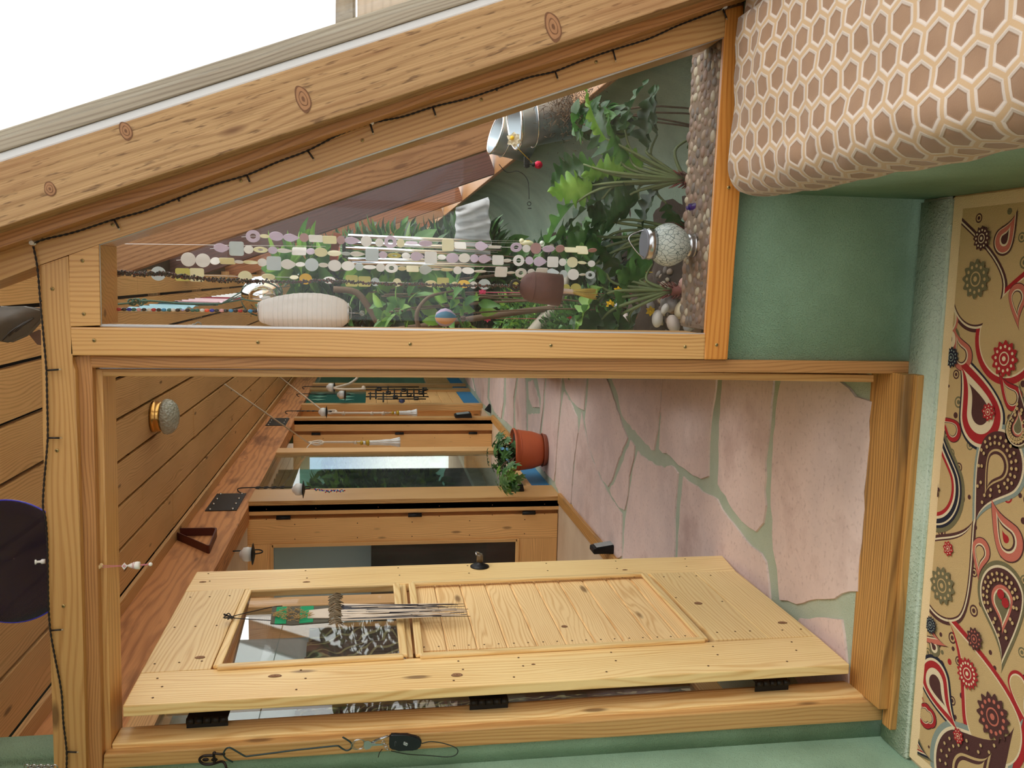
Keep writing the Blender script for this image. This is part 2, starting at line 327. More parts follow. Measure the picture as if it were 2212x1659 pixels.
# corridor floor: sage grout with irregular flagstones set in it
STN = [
 [(1690,821),(1679,888),(1671,997),(1668,1092),(1673,1187),(1682,1230),(1687,1297),(1723,1306),(1767,1295),(1806,1294),(1822,1283),(1860,1280),(1900,1000),(1900,870),(1852,856),(1838,838),(1815,821),(1800,805)],
 [(1731,1335),(1767,1333),(1822,1338),(1832,1420),(1850,1520),(1760,1520),(1690,1420)],
 [(1563,815),(1556,916),(1555,1010),(1553,1046),(1587,1103),(1606,1127),(1636,1149),(1652,1130),(1658,1092),(1656,997),(1668,897),(1675,815)],
 [(1435,812),(1430,875),(1426,970),(1451,986),(1468,1005),(1492,1021),(1517,1035),(1533,1029),(1534,970),(1538,910),(1546,861),(1551,812)],
 [(1320,808),(1337,854),(1345,895),(1358,914),(1385,944),(1410,973),(1415,973),(1419,949),(1429,881),(1433,810)],
 [(1274,808),(1270,868),(1265,908),(1274,963),(1288,1003),(1304,1039),(1315,1052),(1323,1039),(1339,990),(1358,946),(1347,922),(1331,870),(1309,808)],
 [(1364,950),(1373,963),(1371,990),(1361,1030),(1358,1071),(1351,1102),(1339,1096),(1323,1071),(1319,1058),(1331,1039),(1345,1003)],
 [(1380,974),(1402,995),(1423,1006),(1458,1009),(1467,1022),(1461,1098),(1458,1260),(1400,1300),(1340,1260),(1347,1205),(1353,1120),(1361,1071),(1372,1003)],
 [(1478,1029),(1500,1046),(1530,1067),(1552,1078),(1574,1116),(1601,1149),(1625,1179),(1647,1195),(1658,1214),(1664,1260),(1672,1330),(1600,1330),(1468,1260),(1466,1200),(1472,1090)],
 [(1258,889),(1263,922),(1280,990),(1301,1039),(1312,1060),(1323,1079),(1345,1109),(1345,1201),(1330,1212),(1293,1170),(1242,1104),(1236,1085),(1244,990),(1252,935)],
 [(1220,846),(1239,879),(1248,900),(1250,935),(1240,1003),(1235,1085),(1233,1096),(1209,1066),(1201,1044),(1206,963),(1214,881)],
 [(1218,808),(1268,808),(1263,886),(1252,881),(1236,865),(1223,841)],
 [(1182,808),(1214,808),(1212,868),(1206,935),(1201,1017),(1198,1040),(1165,1008),(1170,950),(1178,880)],
 [(1060,808),(1090,808),(1088,870),(1083,905),(1068,888),(1058,860)],
 [(1094,808),(1118,808),(1110,860),(1110,925),(1088,905),(1094,870)],
 [(1122,808),(1135,808),(1137,860),(1138,945),(1115,925),(1114,870)],
 [(1142,826),(1152,820),(1164,860),(1166,880),(1152,880),(1144,862)],
 [(1160,808),(1178,808),(1174,880),(1166,945),(1160,1000),(1142,960),(1142,895),(1168,893),(1170,860)],
 [(1022,808),(1055,808),(1053,860),(1060,885),(1042,870),(1030,850)], [(1000,808),(1018,808),(1026,845),(1012,830)],
]
b = bmesh.new()
prism(b, [(WX - .05, 2.30, FZ), (-.12, 2.30, FZ), (-.12, 16, FZ), (WX - .05, 16, FZ)], (0, 0, -.15), 1)
random.seed(3)
for pl in STN:
    w3 = [PZ(x, y, FZ) for x, y in pl]; w3 = [V((max(min(p.x, -.14), WX + .01), max(p.y, 2.31), FZ)) for p in w3]
    out = []
    for i, p in enumerate(w3):                       # ragged hand-broken edge
        q = w3[(i + 1) % len(w3)]; L = (q - p).length; n = max(1, min(14, int(L / .045)))
        pd = V((-(q - p).y, (q - p).x, 0)).normalized() if L > 1e-6 else V((0, 0, 0))
        for k in range(n):
            out.append(p.lerp(q, k / n) + pd * (noise.noise(V((p.x * 9 + k * .9, p.y * 7, 3))) * .016 if k else 0))
    ctr = sum(out, V()) / len(out); top = [ctr + (p - ctr) * .995 + V((0, 0, .007)) for p in out]
    lo_ = [b.verts.new(p) for p in out]; hi_ = [b.verts.new(p) for p in top]
    f = b.faces.new(hi_); f.material_index = 0
    for i in range(len(out)):
        b.faces.new((lo_[i], lo_[(i + 1) % len(out)], hi_[(i + 1) % len(out)], hi_[i])).material_index = 0
S(put('floor', b, [STONE, GROUT]))
# ceiling planks, gaps between them, dark void above
gaps = [-.02, -.14, -.335, -.53, -.73, -.94, -1.157, -1.375, -1.60]
Mx = frame(V((0, 0, 0)), (0, 1, 0), (0, 0, -1)); I = Mx.inverted(); b = bmesh.new()
for i in range(len(gaps) - 1):
    x1, x0 = gaps[i] - .009, gaps[i + 1] + .009
    for y0, y1 in ((-1.6, 4.9 + .7 * (i % 3)), (4.9 + .7 * (i % 3) + .003, 10.2 + .5 * (i % 2)), (10.203 + .5 * (i % 2), 16)):
        j = .003 * math.sin(i * 7 + y0)
        prism(b, [I @ V(p) for p in ((x0, y0, 2.57 + j), (x1, y0, 2.57 + j), (x1, y1, 2.57 + j), (x0, y1, 2.57 + j))], I.to_3x3() @ V((0, 0, .025)))
S(put('ceiling', b, CEIL, M=Mx))
S(box('ceiling', (-1.9, -1.8, 2.66), (.1, 16, 2.74), plain('dark loft boards', (50, 34, 24), .9)))
b = bmesh.new()
for k in range(12): prism(b, [(-1.8, .3 + k * 1.3, 2.60), (0, .3 + k * 1.3, 2.60), (0, .34 + k * 1.3, 2.60), (-1.8, .34 + k * 1.3, 2.60)], (0, 0, .06))
S(put('ceiling', b, CEIL))
# big fir beam over the corridor's inner wall, with end trim at the ceiling
S(box('trim_1', (WX - .14, 2.38, 2.222), (WX, 16, 2.57), BEAM, bev=.006, grain=(0, 1, 0)))
S(box('trim_2', (WX, 2.38, 2.545), (-1.60, 16, 2.567), CEIL, bev=.002, grain=(0, 1, 0)))
S(box('wall_end', (-1.9, 15.6, -.3), (1.2, 15.8, 2.6), TEAL))
# kerb between path and planter, hidden wall of planter
b = bmesh.new(); kp_ = [(-.27, 2.37), (-.52, 4.5), (-.75, 6.7), (-.78, 16)]
for (xa, ya), (xb, yb_) in zip(kp_, kp_[1:]): prism(b, [(xa, ya, -.3), (xa + .08, ya, -.3), (xb + .08, yb_, -.3), (xb, yb_, -.3)], (0, 0, .38))
S(put('wall_planter', b, GREEND))
S(box('wall_right', (.72, -4.6, -.4), (.86, 16, .50), GREEND, bev=.02, grain=(0, 1, 0)))
S(box('sill_right', (.70, 2.36, .50), (.88, 16, .525), PINER, bev=.004, grain=(0, 1, 0)))
S(box('sill_right', (.69, -4.6, .50), (.88, 2.08, .525), PINER, bev=.004, grain=(0, 1, 0)))
# ground outside
tg = plain('sandy ground', (196, 178, 150), .95, noise_=.15, nsc=2)
b = bmesh.new(); prism(b, [(.86, -12, -.3), (30, -12, -.3), (30, 30, -.3), (.86, 30, -.3)], (0, 0, -.1)); S(put('ground', b, tg))

# ---------------------------------------------------------------- glazed facade
def FP(c, s, y): p = NRM * c + SLP * s; return V((p.x, y, p.z))
s0, s1 = -2.50, -.235
def facade_bar(name, c0, c1, y0, y1, mat, sa=s0, sb=s1, bev=.003):
    return S(slab(name, [FP(c0, sa, y0), FP(c0, sb, y0), FP(c1, sb, y0), FP(c1, sa, y0)], (0, y1 - y0, 0), SLP, mat, None, bev))
def CF(*pp): return sum(NRM.dot(PY(x, y, 2.06)) for x, y in pp) / len(pp)
cA, cB, cC, cD = CF((0, 491), (800, 226), (1500, 0)), CF((0, 352), (800, 92), (1083, 0)), CF((0, 327), (800, 73)), CF((0, 284), (870, 0), (800, 27))
bigr = facade_bar('trim_3', cA, cB, 2.06, 2.20, RAFT)                     # big rough-sawn rafter in the near wall
facade_bar('trim_4', cB, cC, 2.065, 2.18, SEAL, bev=.004)           # white gasket
facade_bar('trim_5', cC, cD, 2.06, 2.20, GREYW)                  # weathered outside batten
for k, (yy, m) in enumerate(((4.2, RAFT2), (6.1, RAFT3), (8.3, RAFT4), (10.5, RAFT2), (12.7, RAFT4))):
    facade_bar('trim_%d' % (6 + k), .845, 1.04, yy, yy + .09, m)
    facade_bar('trim_%d' % (11 + k), 1.04, 1.05, yy - .02, yy + .11, SEAL, bev=0)
facade_bar('trim_16', .853, .99, .1, .2, RAFT)
for k, (a_, z_) in enumerate(((-4.6, .08), (.22, 2.055), (2.22, 4.18), (4.32, 6.08), (6.22, 8.28), (8.42, 10.48), (10.62, 12.68), (12.82, 15.6))):
    wn = thing('window_%d' % (10 + k), None, None, FP(1.0, -.3, (a_ + z_) / 2), kind='structure')
    b = bmesh.new(); prism(b, [FP(.998, s0, a_), FP(.998, s1, a_), FP(.998, s1, z_), FP(.998, s0, z_)], NRM * .006)
    put('pane', b, GLASSF, wn, M=None)
b = bmesh.new()
prism(b, [FP(.86, s0 - .12, -4.6), FP(.86, s0, -4.6), FP(1.03, s0, -4.6), FP(1.03, s0 - .12, -4.6)], (0, 20.2, 0)); S(put('trim_17', b, CORR))

# ================================================================== PARTITION (near wall frame)
F0 = 2.20
trim_i = [20]
def TR(px, Yf, dep, grain, mat, bev=.0025):
    trim_i[0] += 1; return S(slabY('trim_%d' % trim_i[0], px, Yf, dep, grain, mat, None, bev))
TR([(0,490),(1500,-2),(1760,-84),(1760,-56),(1500,29),(1264,112),(935,213),(700,293),(615,322),(380,407),(0,535),(-120,575),(-120,530)], 2.13, .07, SLP, PINER)      # trim beside the rafter
hb = TR([(84,573),(93,950),(104,1250),(117,1659),(121,1800),(192,1800),(186,1659),(176,1250),(163,800),(151,768),(148,551)], F0, .15, (1,0,0), PINE, .006)   # header beam
TR([(158,770),(184,1659),(186,1720),(224,1720),(221,1659),(199,796),(193,766)], 2.222, .06, (1,0,0), PINER)    # door head casing
TR([(199,797),(215,1628),(240,1628),(222,797)], 2.25, .11, (1,0,0), PINE, .004)                               # door head stop
TR([(192,767),(1400,776),(1970,781),(1970,808),(1400,803),(192,795)], 2.222, .06, (0,0,1), PINER, .006)        # right casing
TR([(218,797),(1400,803),(1888,810),(1888,826),(1400,818),(222,813)], 2.25, .09, (0,0,1), PINE, .003)
TR([(224,1631),(1905,1514),(1909,1556),(222,1662)], 2.222, .06, (0,0,1), PINE, .004)                           # left casing
TR([(241,1608),(1890,1499),(1890,1512),(1612,1532),(245,1628)], 2.25, .085, (0,0,1), PINEL, .003)
TR([(250,1592),(1880,1484),(1884,1492),(248,1602)], 2.30, .05, (0,0,1), PINE, .002)
th = thing('door_sill', None, None, (-.7, 2.24, -.09), kind='structure')
box('threshold_board', (-1.19, 2.165, -.10), (-.235, 2.325, -.070), THR, th, .004)
box('threshold_nosing', (-1.245, 2.15, -.125), (-.235, 2.19, -.098), THR, th, .004)
b = bmesh.new(); prism(b, [(-1.31, 2.10, RZ), (.235, 2.10, RZ), (.235, 2.10, -.118), (-1.31, 2.10, -.118)], (0, .13, 0))
bmesh.ops.bevel(b, geom=b.edges[:], offset=.008, segments=2, affect='EDGES'); S(put('trim_19', b, PALE, smooth=True))
# fixed window beside the door
wn = thing('window_1', None, None, PY(1100, 500, F0), kind='structure')
slabY('head_rail', [(148,551),(213,528),(217,703),(150,706)], F0, .15, (0,0,1), PINE, wn)
st = slabY('stile', [(150,706.5),(1525,722),(1522,776.5),(150,768)], F0, .15, (0,0,1), PINE, wn, .004)
rl = slabY('bottom_rail', [(1524,722),(1521,777),(1572,777),(1599,400),(1607,60),(1606,10),(1568,20),(1565,80)], F0, .014, (1,0,0), PINEO, wn, .004)
box('rail_core', (-.12, 2.222, .436), (.60, 2.236, .462), PINEO, wn)
slabY('sloping_rail', [(-120,575),(0,535),(380,407),(615,322),(700,293),(935,213),(1264,112),(1500,29),(1567,7),(1567,79),(1300,165),(213,528),(84,573),(0,606),(-120,650)], F0, .15, SLP, PINE, wn, .003)
b = bmesh.new(); prism(b, [PY(*p, 2.215) for p in ((205,522),(1568,72),(1528,728),(212,712))], (0, .006, 0)); put('pane', b, GLASS, wn)
b = bmesh.new()
for p, q in (((213,528),(217,703)), ((217,703),(1524,722)), ((1524,722),(1565,79)), ((1565,79),(213,528))):
    tube(b, [PY(*p, 2.208), PY(*q, 2.208)], .0035, 6)
put('glazing_bead', b, SEAL, wn)
# screw heads: one mesh, many parts
def screw_mesh():
    b = bmesh.new(); lathe(b, [(.0001, .0016), (.0042, .0012), (.0045, 0)], seg=14)
    for a in (0, R(90)):
        c_, s_ = math.cos(a + .5), math.sin(a + .5)
        pts = [V((c_ * x - s_ * y, s_ * x + c_ * y, .0019)) for x, y in ((-.0028, -.0005), (.0028, -.0005), (.0028, .0005), (-.0028, .0005))]
        f = b.faces.new([b.verts.new(p) for p in pts]); f.material_index = 1
    me = bpy.data.meshes.new('screw'); b.to_mesh(me); b.free(); me.materials.append(SCREWB); me.materials.append(BLACK); return me
SCR = screw_mesh()
b = bmesh.new(); lathe(b, [(.0001, .0006), (.003, .0006), (.0032, 0)], seg=12); NAIL = bpy.data.meshes.new('nail'); b.to_mesh(NAIL); b.free(); NAIL.materials.append(SCREWD)
def screws(pts, parent, n=(0, -1, 0), me=SCR, name='screw', sc_=1.0):
    for p in pts:
        n_ = V(n); M = frame(V(p), n_.orthogonal(), n_) @ Matrix.Diagonal((sc_, sc_, sc_, 1))
        o = put(name, me, None, parent, M)
screws([PY(x, y, F0 - .0005) for x, y in ((178,563),(181,678),(203,735),(557,739),(886,743),(1190,746),(1480,749),(1548,745),(1574,405),(243,485),(783,303),(1040,215),(1288,134),(520,390))], wn)
screws([PY(x, y, F0 - .0005) for x, y in ((113,624),(123,973),(137,1309))], hb)
KN = [plain('knot rim', (112, 74, 46), .7, noise_=.25, nsc=60), plain('knot heart', (160, 116, 80), .7, noise_=.25, nsc=60)]
def knot(p, n_, d, a, c_, par):
    M = frame(V(p), d, n_); b = bmesh.new()
    for k, (s_, mi) in enumerate(((1, 0), (.84, 1), (.55, 0), (.47, 1), (.2, 0))):
        f = b.faces.new([b.verts.new((a * s_ * (1 + .08 * math.sin(3 * t_ + k)) * math.cos(t_), c_ * s_ * math.sin(t_), .0004 + .0003 * k)) for t_ in [q * math.tau / 28 for q in range(28)]]); f.material_index = mi
    put('knot', b, KN, par, M)
for x, y, a, c_ in ((272, 283, .020, .013), (655, 214, .030, .016), (1195, 58, .034, .018), (108, 408, .012, .016)): knot(PY(x, y, 2.0595), (0, -1, 0), (-.25, 0, 1) if a < .015 else (.94, 0, .35), a, c_, bigr)
# glass above the header beam
wn2 = thing('window_2', None, None, PY(40, 900, 2.28), kind='structure')
b = bmesh.new(); prism(b, [PY(*p, 2.26) for p in ((-140,560),(96,560),(130,1760),(-140,1760))], (0, .005, 0)); put('pane', b, GLASS, wn2)

# ================================================================== DOOR LEAF (opened a quarter turn into the corridor)
LX = -1.10
dr = thing('door_1', None, None, (LX, 2.3, -.06), kind='structure')
def LP(px, dx=0.0): return [PX(x, y, LX + dx) for x, y in px]
def leafb(name, px, dx, t, grain, mat, bev=.003, par=dr): return slab(name, LP(px, dx), (-t, 0, 0), grain, mat, par, bev)
YV = (0, 1, 0)
leafb('hinge_stile', [(265,1525),(1835,1435),(1764,1373.7),(303.5,1453.7)], 0, .03, (0,0,1), PINEL)
leafb('latch_stile', [(400,1277.5),(1589,1233),(1560,1200),(425,1235)], 0, .03, (0,0,1), PINEL)
leafb('top_rail', [(303.5,1453.2),(400,1278),(531,1270),(455,1444.5)], 0, .03, YV, PINEL)
leafb('bottom_rail', [(1403,1238),(1498,1235.3),(1660,1378),(1545,1382)], 0, .03, YV, PINEL)
leafb('bottom_rail', [(1499,1235.3),(1589,1233),(1763.5,1373.4),(1661,1378)], 0, .03, YV, PINEL)
leafb('muntin_rail', [(862,1254),(876,1254),(893,1418),(878,1419)], -.004, .026, YV, PINEL)
# back layer of the leaf (darker, a little wider) with glass in its upper opening
leafb('back_rail', [(300,1460),(400,1278),(541,1278),(500,1440)], -.031, .027, YV, PINER)
leafb('back_stile', [(265,1524),(1834,1435),(1764,1376),(303,1455)], -.031, .027, (0,0,1), PINEO)
leafb('back_stile', [(400,1277),(1589,1233),(1560,1200.5),(425,1236)], -.031, .027, (0,0,1), PINER)
leafb('back_panel', [(866,1258),(1588,1234),(1764,1374),(884,1412)], -.031, .02, YV, PINER)
def mold(name, p, q, w, t, par=dr, mat=PINEL, dx=.0):  # bevelled bead from p to q
    a, c = LP([p, q], dx + t); return bar(name, a, c, w, t, (1, 0, 0), mat, par, .005)
for fr in (((529,1268),(866,1254),(883,1417),(457,1442)), ((873,1254),(1402,1232),(1541,1381),(891,1418))):
    for i in range(4): 
        p, q = fr[i], fr[(i + 1) % 4]; cx_ = sum(v[0] for v in fr) / 4; cy_ = sum(v[1] for v in fr) / 4
        k = .055
        p2 = (p[0] + (cx_ - p[0]) * k, p[1] + (cy_ - p[1]) * k); q2 = (q[0] + (cx_ - q[0]) * k, q[1] + (cy_ - q[1]) * k)
        mold('bead', p2, q2, .024, .012)
b = bmesh.new(); prism(b, LP([(528,1268),(866,1254),(884,1417),(457,1442)], -.022), (-.004, 0, 0)); put('pane', b, GLASSL, dr)
# tongue-and-groove boards of the lower panel (one panel, its grooves are its pattern)
pc = LP([(885,1262),(1400,1240),(1528,1376),(900,1408)], -.008)
y0, y1 = min(p.y for p in pc) , max(p.y for p in pc); z1, z0 = max(p.z for p in pc), min(p.z for p in pc)
Mx = frame(V((LX - .008, (y0 + y1) / 2, (z0 + z1) / 2)), (0, 1, 0), (1, 0, 0)); I = Mx.inverted(); b = bmesh.new(); nb = 10
for i in range(nb):
    za, zb = z0 + (z1 - z0) * i / nb, z0 + (z1 - z0) * (i + 1) / nb
    fs = prism(b, [I @ V((LX - .008, yy, zz_)) for yy, zz_ in ((y0, za + .0008), (y1, za + .0008), (y1, zb - .0008), (y0, zb - .0008))], (0, 0, -.014))
bmesh.ops.bevel(b, geom=b.edges[:], offset=.0035, segments=2, affect='EDGES')
put('plank_panel', b, PINEB, dr, Mx)
# screw plugs on the leaf
P = []
for x in (330, 640, 980, 1110, 1310, 1530, 1700):
    t_ = (x - 265) / 1570.; yb = 1525 - 90 * t_
    P += [(x, yb - 14), (x + 20, yb - 38), (x + 10, yb - 56)]
for x in (450, 660, 860, 1010, 1180, 1330, 1480): 
    yb = 1235 - 35 * (x - 425) / 1135.; P += [(x, yb + 5), (x + 3, yb + 21)]
P += [(411,1290),(453,1289),(496,1287),(377,1355),(422,1353),(468,1351),(334,1434),(387,1431),(436,1428)]
P += [(1434,1246),(1468,1246),(1504,1244),(1535,1243),(1460,1291),(1560,1299),(1549,1366),(1588,1364),(1620,1363),(1690,1361),(1730,1359)]
screws([PX(x, y, LX + .0005) for x, y in P], dr, (1, 0, 0), NAIL, 'screw')
P = []
for i in range(10):
    za = z0 + (z1 - z0) * (i + .5) / 10
    for s in (-.022, .022): P += [V((LX - .0075, y0 + .03, za + s)), V((LX - .0075, y1 - .03, za + s))]
screws(P, dr, (1, 0, 0), NAIL, 'screw', .9)
for x, y, a, c_ in ((594, 1460, .018, .010), (987, 1458, .016, .011), (662, 1257, .013, .006), (438, 1257, .012, .007), (1350, 1231, .010, .006), (432, 1420, .014, .010), (1508, 1303, .014, .012), (1219, 1353, .010, .009), (1152, 1435, .006, .004), (1690, 1345, .016, .010)): knot(PX(x, y, LX + (.0004 if not 885 < x < 1400 or y < 1240 or y > 1400 else -.0072)), (1, 0, 0), (0, 0, 1), a, c_, dr)
# hinges
for x0_, x1_, yy in ((402,492,1558), (1015,1098,1518), (1633,1705,1477)):
    a = PY(x0_, yy, 2.305); c = PY(x1_, yy - 3, 2.305); b = bmesh.new(); c.x = a.x
    n = 5
    for k in range(n): tube(b, [a.lerp(c, (k + .04) / n), a.lerp(c, (k + .96) / n)], .0085, 12)
    prism(b, [a + V((.004, .0, 0)), c + V((.004, .0, 0)), c + V((.004, .045, 0)), a + V((.004, .045, 0))], (-.003, 0, 0))
    prism(b, [a + V((-.003, .006, 0)), c + V((-.003, .006, 0)), c + V((-.05, .006, 0)), a + V((-.05, .006, 0))], (0, -.003, 0))
    put('hinge', b, BLACK, dr)
# door knob: dark rosette, dark neck, smoked clear lever
kp = PX(1036, 1224, LX + .001); b = bmesh.new(); Mk = frame(kp, (0, 1, 0), (1, 0, 0))
lathe(b, [(.036, 0), (.036, .003), (.022, .010), (.012, .014), (.012, .02)], Mk); hn = put('door_knob', b, BLACK, dr)
b = bmesh.new(); lathe(b, [(.012, .018), (.012, .045), (.010, .048)], Mk, cap=True); put('knob_neck', b, plain('smoked horn', (96, 80, 60), .3), hn)
b = bmesh.new(); pp = spline([Mk @ V(p) for p in ((.0, .012, .046), (.004, .014, .052), (.022, .010, .05), (.03, .0, .045), (.03, -.012, .04))], 5)
tube(b, pp, .0035, 8); put('knob_lever', b, STEEL, hn)

# ---------------------------------------------------------------- leather and dry-grass ornament on the leaf
OX = LX + .016
on = thing('tassel_ornament', 'leather fringed ornament with green felt and dried grass, hung on the open door', 'ornament', PX(640, 1318, OX))
def OP(x, y, d=0): return PX(x, y, OX + d)
b = bmesh.new()
for p in (((503,1331),(540,1322),(589,1311),(610,1309)), ((503,1335),(545,1338),(600,1341),(615,1341))):
    tube(b, spline([OP(*q, .001) for q in p], 5), .0016, 6)
for k in range(5):
    a = k * 1.3; tube(b, spline([OP(500, 1333, .004), OP(490 + 8 * math.cos(a), 1331 + 7 * math.sin(a), .012), OP(500 - 4 * k, 1333 + 4 * math.cos(a), .006), OP(505, 1333, .003)], 5), .0018, 6)
put('cord', b, BLACKM, on)
FG = plain('grey felt', (92, 88, 76), .95, noise_=.15, nsc=90); FGN = plain('green felt', (24, 150, 100), .9, noise_=.1)
b = bmesh.new(); prism(b, [OP(*p, .004) for p in ((588,1311),(640,1309.5),(690,1309),(713,1307),(712,1343),(670,1346),(630,1349),(584,1346))], (-.004, 0, 0)); put('grey_felt', b, FG, on)
for q in (((598,1311),(620,1310),(618,1346.5),(593,1347)), ((649,1309.5),(678,1308.5),(676,1343),(646,1346))):
    b = bmesh.new(); prism(b, [OP(*p, .0055) for p in q], (-.002, 0, 0)); put('green_felt', b, FGN, on)
b = bmesh.new(); random.seed(5)
for k in range(170):
    t_ = random.random(); x = 590 + 78 * t_; hw = 12 * math.sin(math.pi * min(.98, max(.05, t_))) + 2; y = 1326 + random.uniform(-hw, hw) + 2
    a = OP(x, y, .010 + random.random() * .006); tube(b, [a, a + V((random.uniform(0, .008), random.uniform(-.012, .012), random.uniform(-.022, .018)))], [.0011, .0004], 4)
put('dried_grass', b, plain('dried grass', (196, 160, 104), .9, noise_=.25, nsc=200), on)
LEA = plain('pale leather', (220, 204, 186), .6, noise_=.06)
b = bmesh.new(); prism(b, [OP(*p, .009) for p in ((668,1318),(712,1313),(713,1334),(664,1334))], (-.003, 0, 0)); put('leather_strap', b, LEA, on)
b = bmesh.new()
for k in range(90):
    t_ = random.random(); y = 1288 + 62 * t_; x = 709 + random.uniform(0, 6)
    a = OP(x, y, .012 + .01 * random.random()); c = OP(x + random.uniform(18, 30), y + random.uniform(-7, 3), .006 + .014 * random.random())
    tube(b, spline([a, a.lerp(c, .5) + V((.008, 0, 0)), c], 3), .0016, 5)
put('fringe_collar', b, plain('fringe leather', (132, 116, 92), .7, noise_=.2, nsc=60), on)
b = bmesh.new(); random.seed(11)
for k in range(58):
    t_ = k / 57.; ya = 1306 + 34 * t_; L = random.uniform(150, 285)
    ye = 1318 + (t_ - .5) * 22 + random.uniform(-5, 5); mi = 1 if random.random() < .42 else 0
    p0 = OP(737, ya, .010 + .006 * random.random()); p1 = OP(737 + L * .5, (ya + ye) / 2 + random.uniform(-3, 3), .012 + random.random() * .008); p2 = OP(737 + L, ye, .012 + random.random() * .01)
    pts = spline([p0, p1, p2], 5); tube(b, pts, [.0032 * (1 - .75 * i / (len(pts) - 1)) for i in range(len(pts))], 5, mi)
put('leather_strips', b, [LEA, plain('dark leather', (38, 34, 44), .35)], on)

# ================================================================== CORRIDOR LEFT WALL
def YX(y, x=800, X=WX): return PX(x, y, X).y
def upright(name, y0_, y1_, mat=CORR, X=WX + .02, t=.05, z0_=FZ, z1_=2.225, par=None):
    o = slab(name, [(X, y0_, z0_), (X, y1_, z0_), (X, y1_, z1_), (X, y0_, z1_)], (-t, 0, 0), (0, 0, 1), mat, par, .003)
    return o if par else S(o)
def facing(name, Y, x0_, x1_, mat=CORR, z0_=FZ, z1_=2.225, t=.04, par=None):
    o = slab(name, [(x0_, Y, z0_), (x1_, Y, z0_), (x1_, Y, z1_), (x0_, Y, z1_)], (0, t, 0), (0, 0, 1), mat, par, .003)
    return o if par else S(o)
ti = iter(range(40, 99))
def tn(): return 'trim_%d' % next(ti)
# bay A: glazed bay with damask curtain behind (seen through the leaf and through the hinge gap)
w3_ = thing('window_3', None, None, (WX, 3.4, 1.1), kind='structure')
for y0_, y1_ in ((2.38, 2.48), (3.36, 3.44), (4.34, 4.47)): upright('frame_post', y0_, y1_, par=w3_)
for z_ in (FZ, 2.13): bar('frame_rail', (WX + .02, 2.48, z_ + .05), (WX + .02, 4.34, z_ + .05), .1, .05, (1, 0, 0), CORR, w3_)
b = bmesh.new(); prism(b, [(WX, 2.48, .02), (WX, 4.34, .02), (WX, 4.34, 2.13), (WX, 2.48, 2.13)], (-.005, 0, 0)); put('pane', b, GLASSD, w3_)
def damask():
    t = NT('damask curtain'); co = t.n('TexCoord').outputs['Object']
    d = t.n('TexNoise', {'Vector': co, 'Scale': 5, 'Detail': 1}).outputs['Color']
    v = t.n('VectorMath', {0: co, 1: t.n('VectorMath', {0: d, 1: (.22, .22, .22)}, operation='MULTIPLY').outputs[0]}, operation='ADD').outputs[0]
    w1 = t.n('TexWave', {'Vector': v, 'Scale': 3.2, 'Distortion': 6, 'Detail': 1.2, 'Detail Scale': 1.5}, wave_type='RINGS').outputs['Fac']
    w2 = t.n('TexNoise', {'Vector': v, 'Scale': 9, 'Detail': .5, 'Distortion': 1.6}).outputs['Fac']
    f = t.ramp(t.math('ADD', t.math('MULTIPLY', w1, .5), t.math('MULTIPLY', w2, .5)), [(.46, (128, 84, 70)), (.5, (196, 178, 134)), (.62, (206, 188, 142)), (.66, (108, 68, 58))])
    return t.bsdf(Base_Color=f, Roughness=.7)
DAM = damask()
def cloth(name, x, y0_, y1_, z0_, z1_, amp, wl, mat, parent=None, ny=90, axis='y', ph=0):
    b = bmesh.new(); g = []
    for i in range(ny + 1):
        u = i / ny; yy = y0_ + (y1_ - y0_) * u; row = []
        for j in range(9):
            v = j / 8; off = amp * math.sin(yy / wl * math.tau + ph + .4 * math.sin(v * 3)) * (.7 + .3 * v)
            p = (x + off, yy, z0_ + (z1_ - z0_) * v) if axis == 'y' else (yy, x + off, z0_ + (z1_ - z0_) * v)
            row.append(b.verts.new(p))
        g.append(row)
    for i in range(ny):
        for j in range(8): b.faces.new((g[i][j], g[i + 1][j], g[i + 1][j + 1], g[i][j + 1])).smooth = True
    bmesh.ops.solidify(b, geom=b.faces[:], thickness=.002)
    return put(name, b, mat, parent, smooth=True)
zc = PX(662, 1400, WX - .09).z
tag(cloth('damask_curtain', WX - .10, 2.42, 4.32, .0, zc, .018, .17, DAM), 'brown and olive damask curtain behind the glass next to the open door leaf', 'curtain')
tag(cloth('window_blind', WX - .14, 2.42, 4.32, zc - .02, 2.15, .003, .6, shellm('pale blue blind', (206, 220, 228))), 'pale blue blind hanging above the damask curtain', 'blind')  # made-up sheet whose pale colour stands for white-blue reflections in the glass
